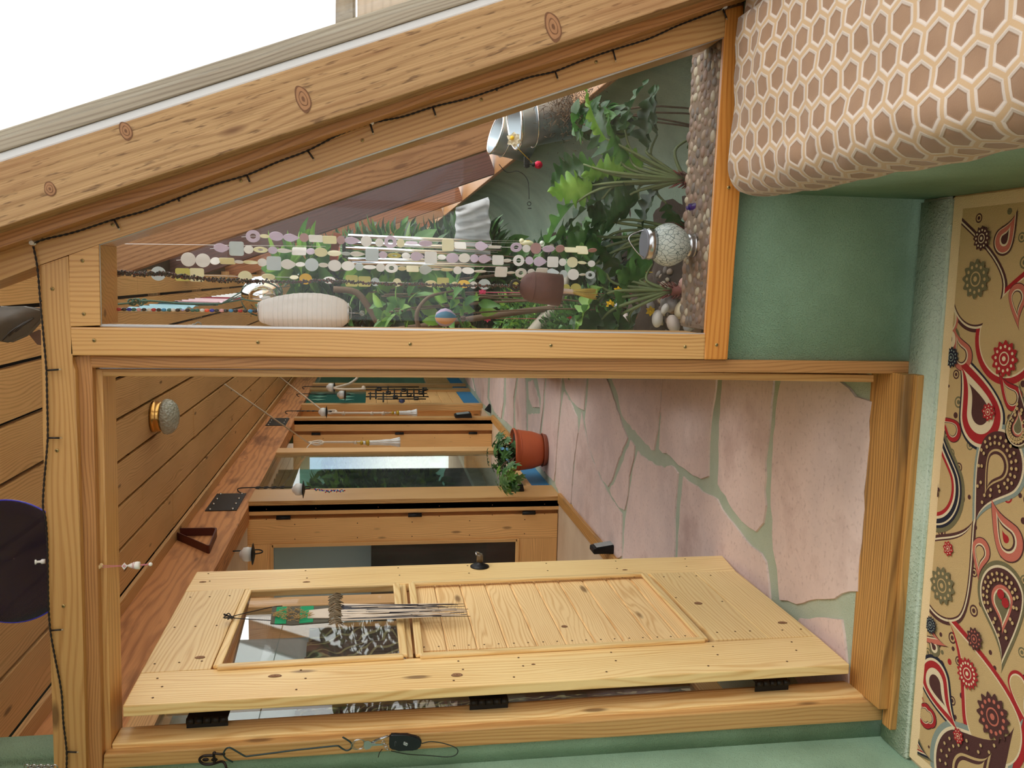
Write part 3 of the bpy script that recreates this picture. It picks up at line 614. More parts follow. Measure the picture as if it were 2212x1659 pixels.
# doorway 1 with wooden ground sill and the room behind
S(box('sill_left', (WX - .02, 4.47, -.09), (WX + .06, 6.38, -.045), THR, bev=.006, grain=(0, 1, 0)))
S(box('floor', (-5, 2.3, -.2), (WX - .02, 16, -.06), BEIGE))
S(box('wall_house', (-4.2, 2.3, -.1), (-4.1, 16, 2.7), BEIGE)); S(box('wall_house', (-4.2, 2.2, -.1), (-1.5, 2.36, 2.7), GREEN)); S(box('ceiling', (-3.35, 2.3, 2.6), (-1.8, 16, 2.7), BEIGE))  # house ceiling stops short: unseen skylight gap added to brighten the room behind
def leaf_far(name, Y, xr, wd, glass_z, n_=1):
    d = thing(name, None, None, (xr, Y, 1.0), kind='structure'); x0_, x1_ = xr - wd, xr; zb, zt = FZ + .02, 2.235
    gz0, gz1 = glass_z
    facing('stile', Y, x1_ - .185, x1_, CORR, zb, zt, par=d); facing('stile', Y, x0_, x0_ + .13, CORR, zb, zt, par=d)
    for nm, za, zb_ in (('top_rail', gz1, zt), ('bottom_rail', zb, gz0)):
        slab(nm, [(x0_ + .13, Y, za), (x1_ - .186, Y, za), (x1_ - .186, Y, zb_), (x0_ + .13, Y, zb_)], (0, .04, 0), (1, 0, 0), CORR, d, .003)
    for a, c in (((x0_ + .13, gz0), (x1_ - .186, gz0)), ((x0_ + .13, gz1), (x1_ - .186, gz1)), ((x1_ - .196, gz0), (x1_ - .196, gz1)), ((x0_ + .14, gz0), (x0_ + .14, gz1))):
        bar('bead', (a[0], Y - .012, a[1]), (c[0], Y - .012, c[1]), .026, .012, (0, -1, 0), CORR, d, .003)
    b = bmesh.new(); prism(b, [(x0_ + .13, Y + .015, gz0), (x1_ - .186, Y + .015, gz0), (x1_ - .186, Y + .015, gz1), (x0_ + .13, Y + .015, gz1)], (0, .005, 0)); put('pane', b, GLASSD, d)
    for z_ in (.17, 1.03, 1.98):
        b = bmesh.new(); tube(b, [(xr + .012, Y - .008, z_ - .05), (xr + .012, Y - .008, z_ + .05)], .009, 10)
        prism(b, [(xr - .002, Y - .004, z_ - .05), (xr + .028, Y - .004, z_ - .05), (xr + .028, Y - .004, z_ + .05), (xr - .002, Y - .004, z_ + .05)], (0, .004, 0)); put('hinge', b, BLACK, d)
    screws([V((x, Y - .0005, z)) for z in (.2, .62, 1.05, 1.45, 1.9) for x in (x1_ - .04, x1_ - .15)], d, (0, -1, 0), NAIL, 'nail', 1.3)
    return d
Y1 = 6.40
gzz = (PY(1117, 1171, Y1).z, PY(587, 1190, Y1).z)
leaf_far('door_2', Y1, PY(800, 1118, Y1).x, .95, gzz)
o = facing(tn(), Y1, PY(800, 1109, Y1).x, WX + .0, CORR); screws([V((x, Y1 - .0005, z)) for z in (.05, .45, .85, 1.3, 1.75, 2.1) for x in (WX - .03, WX - .105)], o, (0, -1, 0), NAIL, 'nail', 1.3)
facing(tn(), Y1 + .045, PY(800, 1119, Y1).x, PY(800, 1109, Y1).x, PINER)
yg0 = YX(1055, 700, WX + .03); yg1 = YX(981, 700, WX)
upright(tn(), Y1, yg0, PINE, WX + .03, .08)
w4_ = thing('window_4', None, None, (WX, (yg0 + yg1) / 2, 1.0), kind='structure')
b = bmesh.new(); prism(b, [(WX, yg0, FZ + .18), (WX, yg1, FZ + .18), (WX, yg1, 2.225), (WX, yg0, 2.225)], (-.005, 0, 0)); put('pane', b, GLASSD, w4_)
bar('frame_rail', (WX + .015, yg0, FZ + .17), (WX + .015, yg1, FZ + .17), .04, .05, (1, 0, 0), CORR, w4_)
S(box('baseboard_left', (WX - .04, yg0, FZ), (WX + .012, yg1, FZ + .15), BLUE, bev=.004))
yg2 = YX(967, 700, WX + .02); upright(tn(), yg1, yg2, CORR, WX + .02)
# dark interior plant bed seen in the glass is a reflection; behind the pane hangs a sheer dark curtain
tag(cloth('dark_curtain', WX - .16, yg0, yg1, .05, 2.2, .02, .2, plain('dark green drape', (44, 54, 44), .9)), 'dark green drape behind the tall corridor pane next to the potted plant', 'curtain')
# doorway 2
Y2 = PX(800, 914, WX).y; Y2 = 10.17
S(box('sill_left', (WX - .02, yg2, -.09), (WX + .06, Y2, -.045), THR, bev=.006, grain=(0, 1, 0)))
leaf_far('door_3', Y2, PY(800, 939, Y2).x, .95, gzz)
o = facing(tn(), Y2, PY(800, 931, Y2).x, WX, CORR)
facing(tn(), Y2 + .045, PY(800, 941, Y2).x, PY(800, 930, Y2).x, PINER)
y5 = YX(899, 800, WX + .03); upright(tn(), Y2, y5, PINE, WX + .03, .08)
Y3 = 11.36
facing(tn(), Y3, WX - .22, WX + .0, CORR); upright(tn(), Y3, YX(874, 800, WX + .03), CORR, WX + .03, .08)
# blue skirting and a boarded door with a teal glass light
S(box('baseboard_left', (WX - .05, Y3 + .04, FZ), (WX - .0, 15.6, .13), BLUE))
y6, y7 = YX(871, 800), YX(846, 800)
d4 = thing('door_4', None, None, (WX, (y6 + y7) / 2, 1), kind='structure')
zt_ = PX(790, 858, WX).z
Mx = frame(V((WX, y6, .13)), (0, 1, 0), (1, 0, 0)); I = Mx.inverted(); b = bmesh.new()
for k in range(9):
    z_ = .13 + k * (zt_ - .13) / 9; prism(b, [I @ V(p) for p in ((WX, y6, z_ + .004), (WX, y7, z_ + .004), (WX, y7, z_ + (zt_ - .13) / 9), (WX, y6, z_ + (zt_ - .13) / 9))], (0, 0, -.03))
bmesh.ops.bevel(b, geom=b.edges[:], offset=.004, segments=1, affect='EDGES'); put('plank_panel', b, CORR, d4, Mx)
b = bmesh.new(); prism(b, [(WX, y6, zt_), (WX, y7, zt_), (WX, y7, 2.2), (WX, y6, 2.2)], (-.01, 0, 0)); put('stained_glass', b, plain('teal stained glass', (40, 104, 98), .15, noise_=.3, nsc=6), d4)
b = bmesh.new()
for k in range(3):
    for z_ in (zt_ + .25, zt_ + .62):
        c = V((WX + .004, y6 + (y7 - y6) * (.25 + .25 * k), z_))
        f = [c + V((0, .0, .10)), c + V((0, .09, .0)), c + V((0, 0, -.10)), c + V((0, -.09, 0))]; prism(b, f, (.004, 0, 0))
put('glass_motif', b, plain('pale green glass', (140, 196, 178), .2), d4)
y8 = YX(829, 800); upright(tn(), y7, y7 + .22, PINE, WX + .03, .06); upright(tn(), y7 + .62, y7 + .80, CORR, WX + .03, .06)
w5_ = thing('window_5', None, None, (WX, 14, 1), kind='structure')
b = bmesh.new(); prism(b, [(WX - .01, y7 + .22, .13), (WX - .01, 15.6, .13), (WX - .01, 15.6, 2.22), (WX - .01, y7 + .22, 2.22)], (-.005, 0, 0)); put('pane', b, GLASSD, w5_)
b = bmesh.new()
for k in range(7):
    a = y7 + .85 + k * .16; prism(b, [(WX + .02, a, .14), (WX + .02, a + .07, .14), (WX + .02, a + .07, .5), (WX + .02, a, .5)], (-.03, 0, 0))
put('vent_louvre', b, CORR, w5_); upright('frame_post', 15.2, 15.5, CORR, WX + .03, .06, par=w5_)
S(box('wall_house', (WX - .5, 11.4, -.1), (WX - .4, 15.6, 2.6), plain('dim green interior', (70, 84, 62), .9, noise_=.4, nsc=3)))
# burgundy curtain seen through the first inner door
tag(cloth('burgundy_curtain', 6.75, -3.0, -1.86, .0, 1.35, .03, .16, plain('burgundy cloth', (84, 26, 36), .8), axis='x'), 'dark burgundy curtain seen through the pane of the first inner door', 'curtain')
tag(box('pale_screen', (-3.0, 6.9, 1.35), (-1.86, 6.92, 2.25), plain('pale blue panel', (176, 198, 214), .6)), 'pale blue panel seen at the top of the first inner door pane', 'panel')

# ================================================================== PLANTER
def grid(name, fx, nu, nv, mat, smooth=True, kind='structure', sol=0):
    b = bmesh.new(); g = [[b.verts.new(fx(i / nu, j / nv)) for j in range(nv + 1)] for i in range(nu + 1)]
    for i in range(nu):
        for j in range(nv): b.faces.new((g[i][j], g[i + 1][j], g[i + 1][j + 1], g[i][j + 1]))
    if sol: bmesh.ops.solidify(b, geom=b.faces[:], thickness=sol)
    o = put(name, b, mat, smooth=smooth)
    if kind: o['kind'] = kind
    return o
def cove(u, v):
    y = 2.38 + u * 13; a = v * math.pi / 2; wv = .07 * noise.noise(V((y * .9, 1.7, 0)))
    return V((.72 - (.50 + wv) * (1 - math.cos(a)) * (1 if v else 0), y, .50 - .46 * math.sin(a) + .02 * noise.noise(V((y * 2, v * 2, 4)))))
grid('wall_cove', cove, 90, 10, GREEND)
grid('floor_soil', lambda u, v: V(((lambda y_: (-.24 - .115 * (y_ - 2.4)) if y_ < 6.7 else -.73)(2.4 + u * 13) * (1 - v) + .36 * v, 2.4 + u * 13, .04 + .05 * noise.noise(V((u * 40, v * 3, 0))) + .03 * noise.noise(V((u * 120, v * 9, 2))))), 200, 14, SOIL)
# pebble-set ledge right behind the fixed window
LT = .462
S(box('sill_ledge', (-.13, 2.238, .30), (.75, 2.47, LT), plain('brown mortar', (128, 108, 90), .9, noise_=.2, nsc=60, bump=.6), bev=.012))
random.seed(21); pcs = []
peb_m = [plain('pebble %d' % i, c, .55, noise_=.12, nsc=30) for i, c in enumerate(((140, 112, 94), (158, 136, 116), (122, 102, 92), (176, 164, 140), (110, 98, 88)))]
def pebble_mesh(i):
    b = bmesh.new(); ball(b, (0, 0, 0), 1, 1, .72 + .1 * (i % 3), .42, u=12, v=8)
    for v_ in b.verts: v_.co *= 1 + .12 * noise.noise(v_.co * 1.3 + V((i * 9, 0, 0)))
    me = bpy.data.meshes.new('pebble'); b.to_mesh(me); b.free(); me.materials.append(peb_m[i % 5])
    for p in me.polygons: p.use_smooth = True
    return me
PM = [pebble_mesh(i) for i in range(10)]
def pebbles(n, fn, label, group, smin=.008, smax=.014):
    done = []; tries = 0
    while len(done) < n and tries < n * 60:
        tries += 1; p, nrm = fn(); s = random.uniform(smin, smax)
        if any((p - q).length < (s + r_) * .80 for q, r_ in done): continue
        done.append((p, s)); M = frame(p - V(nrm) * s * .12, V(nrm).orthogonal(), nrm) @ Matrix.Rotation(random.random() * 6, 4, 'Z') @ Matrix.Diagonal((s, s, s, 1))
        o = put('pebble', random.choice(PM), None, None, M); tag(o, label, 'pebble', group)
pebbles(190, lambda: (V((random.uniform(-.11, .62), random.uniform(2.25, 2.46), LT)), V((0, 0, 1))), 'small flat pebble set in the ledge behind the fixed window', 'pebbles in the window ledge', .011, .018)
# beach stones heaped in the bed at the left foot of the window
big = [(P_, r_) for P_, r_ in ((PY(1420, 690, 2.62), .028), (PY(1445, 655, 2.64), .035), (PY(1474, 668, 2.60), .034), (PY(1455, 700, 2.58), .030), (PY(1490, 702, 2.55), .028), (PY(1430, 640, 2.70), .022), (PY(1478, 612, 2.60), .026), (PY(1436, 668, 2.60), .018), (PY(1405, 660, 2.75), .020), (PY(1500, 640, 2.56), .022), (PY(1352, 690, 2.9), .020), (PY(1335, 662, 2.95), .018), (PY(1345, 705, 2.85), .022), (PY(1370, 680, 2.8), .018))]
bcol = [(196, 190, 184), (170, 164, 166), (222, 208, 176), (184, 168, 158), (150, 150, 156), (214, 206, 196), (190, 150, 140)]
bn = ['grey beach stone with dark veins', 'round grey beach stone', 'cream beach stone', 'brownish beach stone', 'blue grey beach stone', 'off white beach stone', 'pinkish beach stone']
for i, (p, r_) in enumerate(big):
    b = bmesh.new(); ball(b, (0, 0, 0), r_, 1, .8, .62, u=16, v=10)
    for v_ in b.verts: v_.co *= 1 + .18 * noise.noise(v_.co * 22 + V((i * 5, 0, 0)))
    M = Matrix.Translation(p) @ Euler((random.uniform(-.4, .4), random.uniform(-.4, .4), i * 1.3)).to_matrix().to_4x4()
    tag(put('beach_stone', b, plain('beach stone %d' % i, bcol[i % 7], .6, noise_=.15, nsc=25), None, M, smooth=True), ('larger ' if r_ > .024 else 'smallest ' if i == 13 else 'smaller ') + bn[i % 7] + (' beside the ledge' if i in (2, 3, 4, 9) else ' in the bed behind the ledge'), 'stone', 'beach stones in the planting bed')
b = bmesh.new()
lo_c = PY(1440, 660, 2.72); ball(b, PY(1350, 690, 2.9) + V((0, .04, -.165)), .17, 1.1, 1.1, .8, u=20, v=10)
ball(b, lo_c + V((.03, .12, -.14)), .2, 1.1, 1.2, .75, u=24, v=12)
for v_ in b.verts: v_.co += V((0, 0, .02 * noise.noise(v_.co * 12)))
S(put('floor_soil_mound', b, SOIL, smooth=True))
def mound():
    a, e = random.uniform(3.5, 6.0), random.uniform(.15, 1.35); n_ = V((math.cos(a) * math.cos(e) , math.sin(a) * math.cos(e), math.sin(e))); c_ = lo_c + V((.03, .12, -.14))
    return V((c_.x + n_.x * .22, c_.y + n_.y * .24, c_.z + n_.z * .15 + .004)), n_
pebbles(70, mound, 'small stone lying on the dark soil behind the pebbled ledge', 'gravel on the planting bed', .008, .019)
b = bmesh.new(); tube(b, [PY(1490, 448, 2.40), PY(1528, 440, 2.36)], [.011, .008], 12); tube(b, [PY(1483, 450, 2.405), PY(1490, 448, 2.40)], [.006, .006], 10)
tag(put('glass_vial', b, glassm('purple glass', (.36, .2, .72), .12, 1, (90, 60, 160))), 'small purple glass vial lying on the pebbled ledge', 'vial')

# ---- leaves
def leafblade(b, M, L, W, lobes=0, fold=.25, droop=.35, seg=10, wav=0, mi=0):
    """a leaf with a folded midrib along +X; lobes>0 cuts its sides"""
    n = seg if not lobes else lobes * 6; P_ = []
    for i in range(n + 1):
        t = i / n; w = W * (math.sin(math.pi * min(1, t ** .75 * .985 + .012)) ** .8)
        if lobes: w *= .42 + .58 * abs(math.sin(math.pi * lobes * t + .35)) ; w *= (1.15 - .6 * t)
        z = -droop * L * t * t; x = L * t; wz = wav * W * math.sin(t * 25)
        P_.append((M @ V((x, -w, z + fold * w + wz)), M @ V((x, -w * .5, z + fold * w * .3)), M @ V((x, 0, z)), M @ V((x, w * .5, z + fold * w * .3)), M @ V((x, w, z + fold * w - wz))))
    vs = [[b.verts.new(p) for p in r_] for r_ in P_]
    for i in range(n):
        for k in range(4):
            f = b.faces.new((vs[i][k], vs[i + 1][k], vs[i + 1][k + 1], vs[i][k + 1])); f.smooth = True; f.material_index = mi
def orient(p, d, roll=0):
    return frame(p, d, V((0, 0, 1)) if abs(V(d).normalized().z) < .95 else V((0, 1, 0))) @ Matrix.Rotation(roll, 4, 'X')
def philo(label, base, tips, seed, L=(.14, .2), mats=(LEAFD, LEAFM, LEAFB), scar=True):
    random.seed(seed); d = thing('philodendron', label, 'plant', base)
    st_ = bmesh.new(); lv = bmesh.new()
    for i, (p, dr_) in enumerate(tips):
        p = V(p); mid = V(base).lerp(p, .55) + V((random.uniform(-.02, .02), random.uniform(-.02, .02), .05))
        tube(st_, spline([base, mid, p], 6), [.0065 - .0003 * k for k in range(13)], 7)
        Lf = random.uniform(*L); leafblade(lv, orient(p, dr_, random.uniform(-.5, .5)), Lf, Lf * .40, lobes=6, fold=.35, droop=.3, wav=.12, mi=random.choice((0, 0, 0, 1, 1, 2)) if i else 1)
    put('stems', st_, STEM, d, smooth=False); put('foliage', lv, list(mats), d)
    if scar:
        b = bmesh.new()
        for k in range(60):
            a = random.random() * 6.28; tube(b, [V(base) + V((.014 * math.cos(a), .014 * math.sin(a), -.07 + k * .0016)), V(base) + V((.028 * math.cos(a), .028 * math.sin(a), -.06 + k * .0018))], [.003, .001], 4)
        tube(b, [V(base) - V((0, 0, .12)), base], .016, 8); put('trunk', b, REDSTEM, d)
def tipsY(lst, Y):
    out = []
    for x, y, dx, dy, *r_ in lst:
        yy = Y + (r_[0] if r_ else 0); p = PY(x, y, yy); q = PY(x + dx, y + dy, yy + random.uniform(-.05, .05)); out.append((p, q - p))
    return out
random.seed(2)
philo('large lobed-leaf philodendron growing behind the glass on the right of the shell strings', PY(1478, 388, 2.62), tipsY([(1290,365,-60,10),(1330,330,-40,-60),(1350,280,10,-70),(1420,290,-20,-70),(1390,360,-70,-20),(1300,430,-60,30),(1340,450,-50,30),(1380,430,-40,20),(1240,440,-40,40),(1420,410,-20,30),(1350,370,-70,0),(1400,320,-10,-60),(1310,300,-30,-40),(1280,400,-50,10),(1330,400,-60,10),(1370,395,-50,20),(1260,355,-40,22),(1440,440,30,50),(1500,295,20,30),(1360,340,-30,-30)], 2.66), 4)
philo('drooping philodendron with long stalks standing between candle jar and kneewall', PY(1490, 500, 2.66), tipsY([(1290,470,-50,40),(1250,500,-50,15),(1300,520,-70,10),(1330,480,-50,-20),(1285,545,-60,30),(1350,520,-40,60),(1270,585,-40,-30),(1380,560,-30,50),(1320,560,-40,40)], 2.72), 9)
philo('philodendron with reddish scarred stem rising from the beach stones', PY(1450, 628, 2.60), tipsY([(1370,610,-40,60),(1330,640,-60,20),(1360,590,-50,-30),(1300,620,-40,40),(1385,660,-30,60),(1340,680,-60,30),(1310,590,-40,-20),(1290,650,-30,30),(1395,600,-60,-10),(1360,700,-40,20),(1300,690,-40,30),(1410,570,-40,-30)], 2.66), 14)
def bush(name, label, c, r_, n, L, W, mats, seed, cat='plant', rz=1.0, stem=True, group=None, up=.3, flat=.0, ry=None):
    random.seed(seed); c = V(c); d = thing(name, label, cat, c, group); lv = bmesh.new(); ry = ry or r_
    for i in range(n):
        v = V((random.gauss(0, 1), random.gauss(0, 1), random.gauss(0, 1))).normalized() * (random.random() ** .4)
        p = c + V((v.x * r_, v.y * ry, v.z * r_ * rz)); dr_ = V((v.x + random.uniform(-.5, .5), v.y + random.uniform(-.5, .5), v.z * .5 + up + random.uniform(-.5, .4)))
        leafblade(lv, orient(p, dr_, random.uniform(-.6, .6)), L * random.uniform(.7, 1.2), W * random.uniform(.7, 1.2), seg=4, mi=random.randrange(len(mats)))
    put('foliage', lv, list(mats), d)
    if stem:
        b = bmesh.new()
        for k in range(4):
            e = c + V((random.uniform(-r_, r_) * .7, random.uniform(-ry, ry) * .7, random.uniform(.2, .9) * r_ * rz)); s_ = V((c.x + random.uniform(-.05, .05), c.y, min(c.z - r_ * rz * 1.0, .05)))
            tube(b, spline([s_, s_.lerp(e, .5) + V((.03, 0, .05)), e], 4), .0032, 6)
        put('stems', b, BARKD, d)
    return d
B = bush
B('groundcover_herb', 'fine leaved green groundcover directly behind the hanging iron bell', PY(1155, 690, 3.9), .20, 1500, .03, .008, (LEAFH, LEAFM, LEAFB), 31, rz=.9, up=.6)
B('groundcover_herb', 'bushy green groundcover behind the stones at the bottom of the window', PY(1290, 700, 3.35), .15, 1300, .028, .008, (LEAFH, LEAFM, LEAFD), 32, rz=1.0, up=.6)
B('groundcover_herb', 'low herb mound beside the pale tree trunk', PY(1220, 735, 3.5), .14, 700, .028, .008, (LEAFH, LEAFD), 39, rz=.8, up=.6)
B('citrus_bush', 'light green citrus sprig above the balloon ornament', PY(990, 665, 3.3), .10, 46, .09, .022, (LEAFB, LEAFM), 33, rz=.8)
B('citrus_bush', 'small bright citrus sprig behind the paper lantern end', PY(860, 672, 3.4), .09, 34, .09, .02, (LEAFB, LEAFM), 34, rz=.8)
B('broadleaf_plant', 'bright broadleaf plant top behind the copper ring of the chime', PY(668, 580, 5.2), .17, 130, .13, .05, (LEAFB, LEAFM), 35)
B('broadleaf_plant', 'broad pale leaved plant behind the chime tubes', PY(850, 590, 4.4), .20, 150, .13, .045, (LEAFM, LEAFB, LEAFD), 36)
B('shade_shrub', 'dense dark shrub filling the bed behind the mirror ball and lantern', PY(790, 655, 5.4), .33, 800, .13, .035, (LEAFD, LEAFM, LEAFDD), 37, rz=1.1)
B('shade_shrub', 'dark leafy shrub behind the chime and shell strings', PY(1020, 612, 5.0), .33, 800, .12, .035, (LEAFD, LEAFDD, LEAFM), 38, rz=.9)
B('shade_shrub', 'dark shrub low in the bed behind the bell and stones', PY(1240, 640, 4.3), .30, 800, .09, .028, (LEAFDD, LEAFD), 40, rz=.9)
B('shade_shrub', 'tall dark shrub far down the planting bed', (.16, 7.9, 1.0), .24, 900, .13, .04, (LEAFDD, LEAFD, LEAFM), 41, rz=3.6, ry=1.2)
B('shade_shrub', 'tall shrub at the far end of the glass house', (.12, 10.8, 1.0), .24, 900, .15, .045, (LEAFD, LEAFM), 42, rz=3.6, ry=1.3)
B('shade_shrub', 'added leafy shrub row against the teal end wall', (.12, 13.6, 1.0), .24, 900, .16, .05, (LEAFD, LEAFM, LEAFDD), 44, rz=3.6, ry=1.3)  # added so the tall corridor pane reflects foliage
for k_, (x_, y_) in enumerate(((-.55, 14.6), (.15, 14.3), (-.2, 12.9))): B('shade_shrub', ('added broad green shrub against the left part of the end wall', 'added broad green shrub in the far glazed corner', 'added broad green shrub in front of the end wall shrubs')[k_], (x_, y_, 1.25), .5, 900, .2, .06, (LEAFM, LEAFD, LEAFB), 60 + k_, rz=2.0)  # added to cover the end wall with green in the pane's reflection
B('trailing_vine', 'dark trailing vine hanging at the kneewall beside the red ladybird', PY(1295, 262, 2.95), .05, 130, .045, .02, (LEAFD, LEAFM), 43, rz=2.0, up=-.5)
random.seed(77)
b = bmesh.new(); tube(b, spline([PY(1120, 760, 3.6), PY(1160, 710, 3.6), PY(1195, 665, 3.62), PY(1215, 625, 3.7), PY(1222, 598, 3.75)], 6), [.034 - .0007 * i for i in range(25)], 12)
tt = thing('tree_trunk', 'pale grey bent tree trunk rising below the iron bell', 'trunk', PY(1160, 710, 3.6)); put('trunk', b, BARK, tt)
b = bmesh.new(); tube(b, spline([PY(910, 720, 3.2), PY(900, 690, 3.2), PY(905, 665, 3.2), PY(930, 640, 3.25), PY(980, 628, 3.3), PY(1040, 610, 3.4)], 5), [.009 - .0002 * i for i in range(26)], 8)
tag(put('bare_branch', b, BARKD), 'bare knobbly branch beside the balloon ornament', 'branch')
b = bmesh.new(); tube(b, spline([PY(720, 625, 3.6), PY(770, 632, 3.6), PY(800, 670, 3.6), PY(820, 700, 3.6), PY(860, 712, 3.6), V((-.12, 3.6, .6)), V((-.1, 3.6, .04))], 5), .013, 8)
tag(put('bare_branch', b, BARKD), 'dark arching branch behind the white paper lantern', 'branch')
YEL = plain('yellow petals', (250, 205, 30), .6); PNK = plain('pink petals', (226, 70, 120), .6); REDP = plain('red petals', (200, 40, 60), .5)
for x, y, Yy, m, lab in ((1335, 628, 2.95, YEL, 'yellow flower nearest the bristle tail of the bell'), (1318, 657, 3.0, YEL, 'yellow flower above the white stones'), (1361, 609, 2.9, YEL, 'half hidden yellow flower under the philodendron'), (1042, 632, 3.4, PNK, 'pink flower behind the bead chain'), (1053, 688, 3.6, PNK, 'pink flower left of the fine groundcover'), (1358, 588, 2.9, YEL, 'tiny yellow flower below the candle jar'), (1405, 672, 2.7, YEL, 'tiny yellow bloom between the stones'), (1232, 690, 3.4, REDP, 'small red flower right of the pale trunk')):
    b = bmesh.new(); c = PY(x, y, Yy)
    for k in range(6): a = k * math.tau / 6; leafblade(b, frame(c, (math.cos(a), -.25, math.sin(a)), (0, -1, 0)), .016, .006, seg=4)
    ball(b, c + V((0, -.003, 0)), .004); tube(b, [c, V((c.x + .01, c.y + .02, .05))], .0012, 4); tag(put('flower', b, m), lab, 'flower')

# ================================================================== THINGS HUNG BEHIND THE FIXED WINDOW
SY = 2.45
PXM = SY / FPX * 1.02                      # metres per picture pixel at that distance
def cxy(crop, x, y): ox, oy = (200, 450) if crop == 5 else (700, 400); return ox + x / 3.687, oy + y / 3.687
def shell_shape(b, kind, a, h, c, yaw):
    """thin disc of half length a (down) and half width h; kinds: c r s d o"""
    pts = []
    if kind in 'co': pts = [(a * math.cos(t), h * math.sin(t)) for t in [k * math.tau / 20 for k in range(20)]]
    elif kind == 'd':
        for k in range(20):
            t = k * math.tau / 20; x = math.cos(t); pts.append((a * x * (1.0 if x < 0 else 1.0), h * math.sin(t) * (1 - .55 * max(0, x)) * (1 if x < .98 else 0)))
    else:
        r_ = .3 * min(a, h); 
        for (sx, sy_) in ((1, 1), (-1, 1), (-1, -1), (1, -1)):
            for k in range(4):
                t = {(1, 1): 0, (-1, 1): 90, (-1, -1): 180, (1, -1): 270}[(sx, sy_)] + k * 30
                pts.append((sx * (a - r_) + r_ * math.cos(R(t)), sy_ * (h - r_) + r_ * math.sin(R(t))))
    M = Matrix.Translation(c) @ Matrix.Rotation(yaw, 4, 'Z')
    if kind == 'r':   # ring
        n = 24; ro = [(a * math.cos(k * math.tau / n), h * math.sin(k * math.tau / n)) for k in range(n)]; ri = [(x * .42, z * .42) for x, z in ro]
        vs = []
        for dy in (-.0006, .0006): vs.append([[b.verts.new(M @ V((z, dy, -x))) for x, z in q] for q in (ro, ri)])
        for k in range(n):
            k2 = (k + 1) % n
            b.faces.new((vs[0][0][k], vs[0][0][k2], vs[0][1][k2], vs[0][1][k])); b.faces.new((vs[1][0][k], vs[1][1][k], vs[1][1][k2], vs[1][0][k2]))
            b.faces.new((vs[0][0][k], vs[1][0][k], vs[1][0][k2], vs[0][0][k2])); b.faces.new((vs[0][1][k], vs[0][1][k2], vs[1][1][k2], vs[1][1][k]))
    else: prism(b, [M @ V((z, -.0006, -x)) for x, z in pts], M.to_3x3() @ V((0, .0012, 0)))
SA = [(5,'r',1278,222,53,46,'l'),(5,'o',1370,222,35,12,'c'),(5,'o',1462,222,52,32,'l'),(5,'d',1580,234,58,28,'l'),(5,'c',1685,233,35,33,'p'),(5,'s',1778,241,52,24,'w'),(5,'s',1888,251,52,27,'c'),(5,'c',1978,253,32,32,'p'),(5,'d',2068,257,58,26,'l'),(5,'c',2180,262,42,42,'w'),(6,'c',440,457,32,32,'w'),(6,'r',529,452,48,48,'l'),(6,'c',610,462,30,33,'c'),(6,'o',697,459,48,14,'l'),(6,'o',808,464,53,20,'l'),(6,'s',987,477,46,46,'c'),(6,'s',1085,480,45,27,'w'),(6,'d',1255,485,52,37,'l'),(6,'s',1360,492,48,8,'w'),(6,'r',1530,495,46,35,'l'),(6,'c',1612,505,32,30,'w'),(6,'c',1687,503,44,44,'p'),(6,'o',1788,507,50,24,'l'),(6,'c',1880,505,36,28,'p'),(6,'s',1965,515,52,20,'c'),(6,'s',2055,517,46,32,'c'),(6,'o',2138,518,35,15,'p')]
SB = [(5,'d',1028,315,58,32,'l'),(5,'s',1146,321,53,53,'b'),(5,'c',1243,328,35,32,'w'),(5,'r',1338,330,53,20,'c'),(5,'c',1435,334,35,28,'l'),(5,'d',1530,338,58,15,'w'),(5,'s',1645,342,53,30,'w'),(5,'c',1737,343,33,24,'l'),(5,'o',1818,350,50,33,'c'),(5,'o',1925,358,52,22,'c'),(5,'o',2020,361,35,12,'b'),(5,'d',2110,364,55,18,'w'),(6,'s',382,553,50,48,'b'),(6,'c',470,556,33,25,'l'),(6,'r',560,561,52,17,'y'),(6,'c',653,563,33,24,'w'),(6,'d',742,567,53,34,'l'),(6,'s',850,576,48,46,'w'),(6,'o',937,573,33,20,'w'),(6,'c',1022,580,50,38,'l'),(6,'c',1118,580,45,35,'w'),(6,'c',1197,583,33,32,'l'),(6,'d',1280,588,52,32,'l'),(6,'s',1385,597,45,38,'w'),(6,'o',1458,600,33,12,'w'),(6,'r',1550,600,45,44,'w'),(6,'c',1635,600,32,32,'l'),(6,'d',1720,608,52,38,'l'),(6,'s',1822,611,45,42,'w'),(6,'c',1900,613,30,30,'w'),(6,'c',1978,614,44,42,'c'),(6,'o',2055,617,34,12,'c'),(6,'c',2130,625,30,26,'w')]
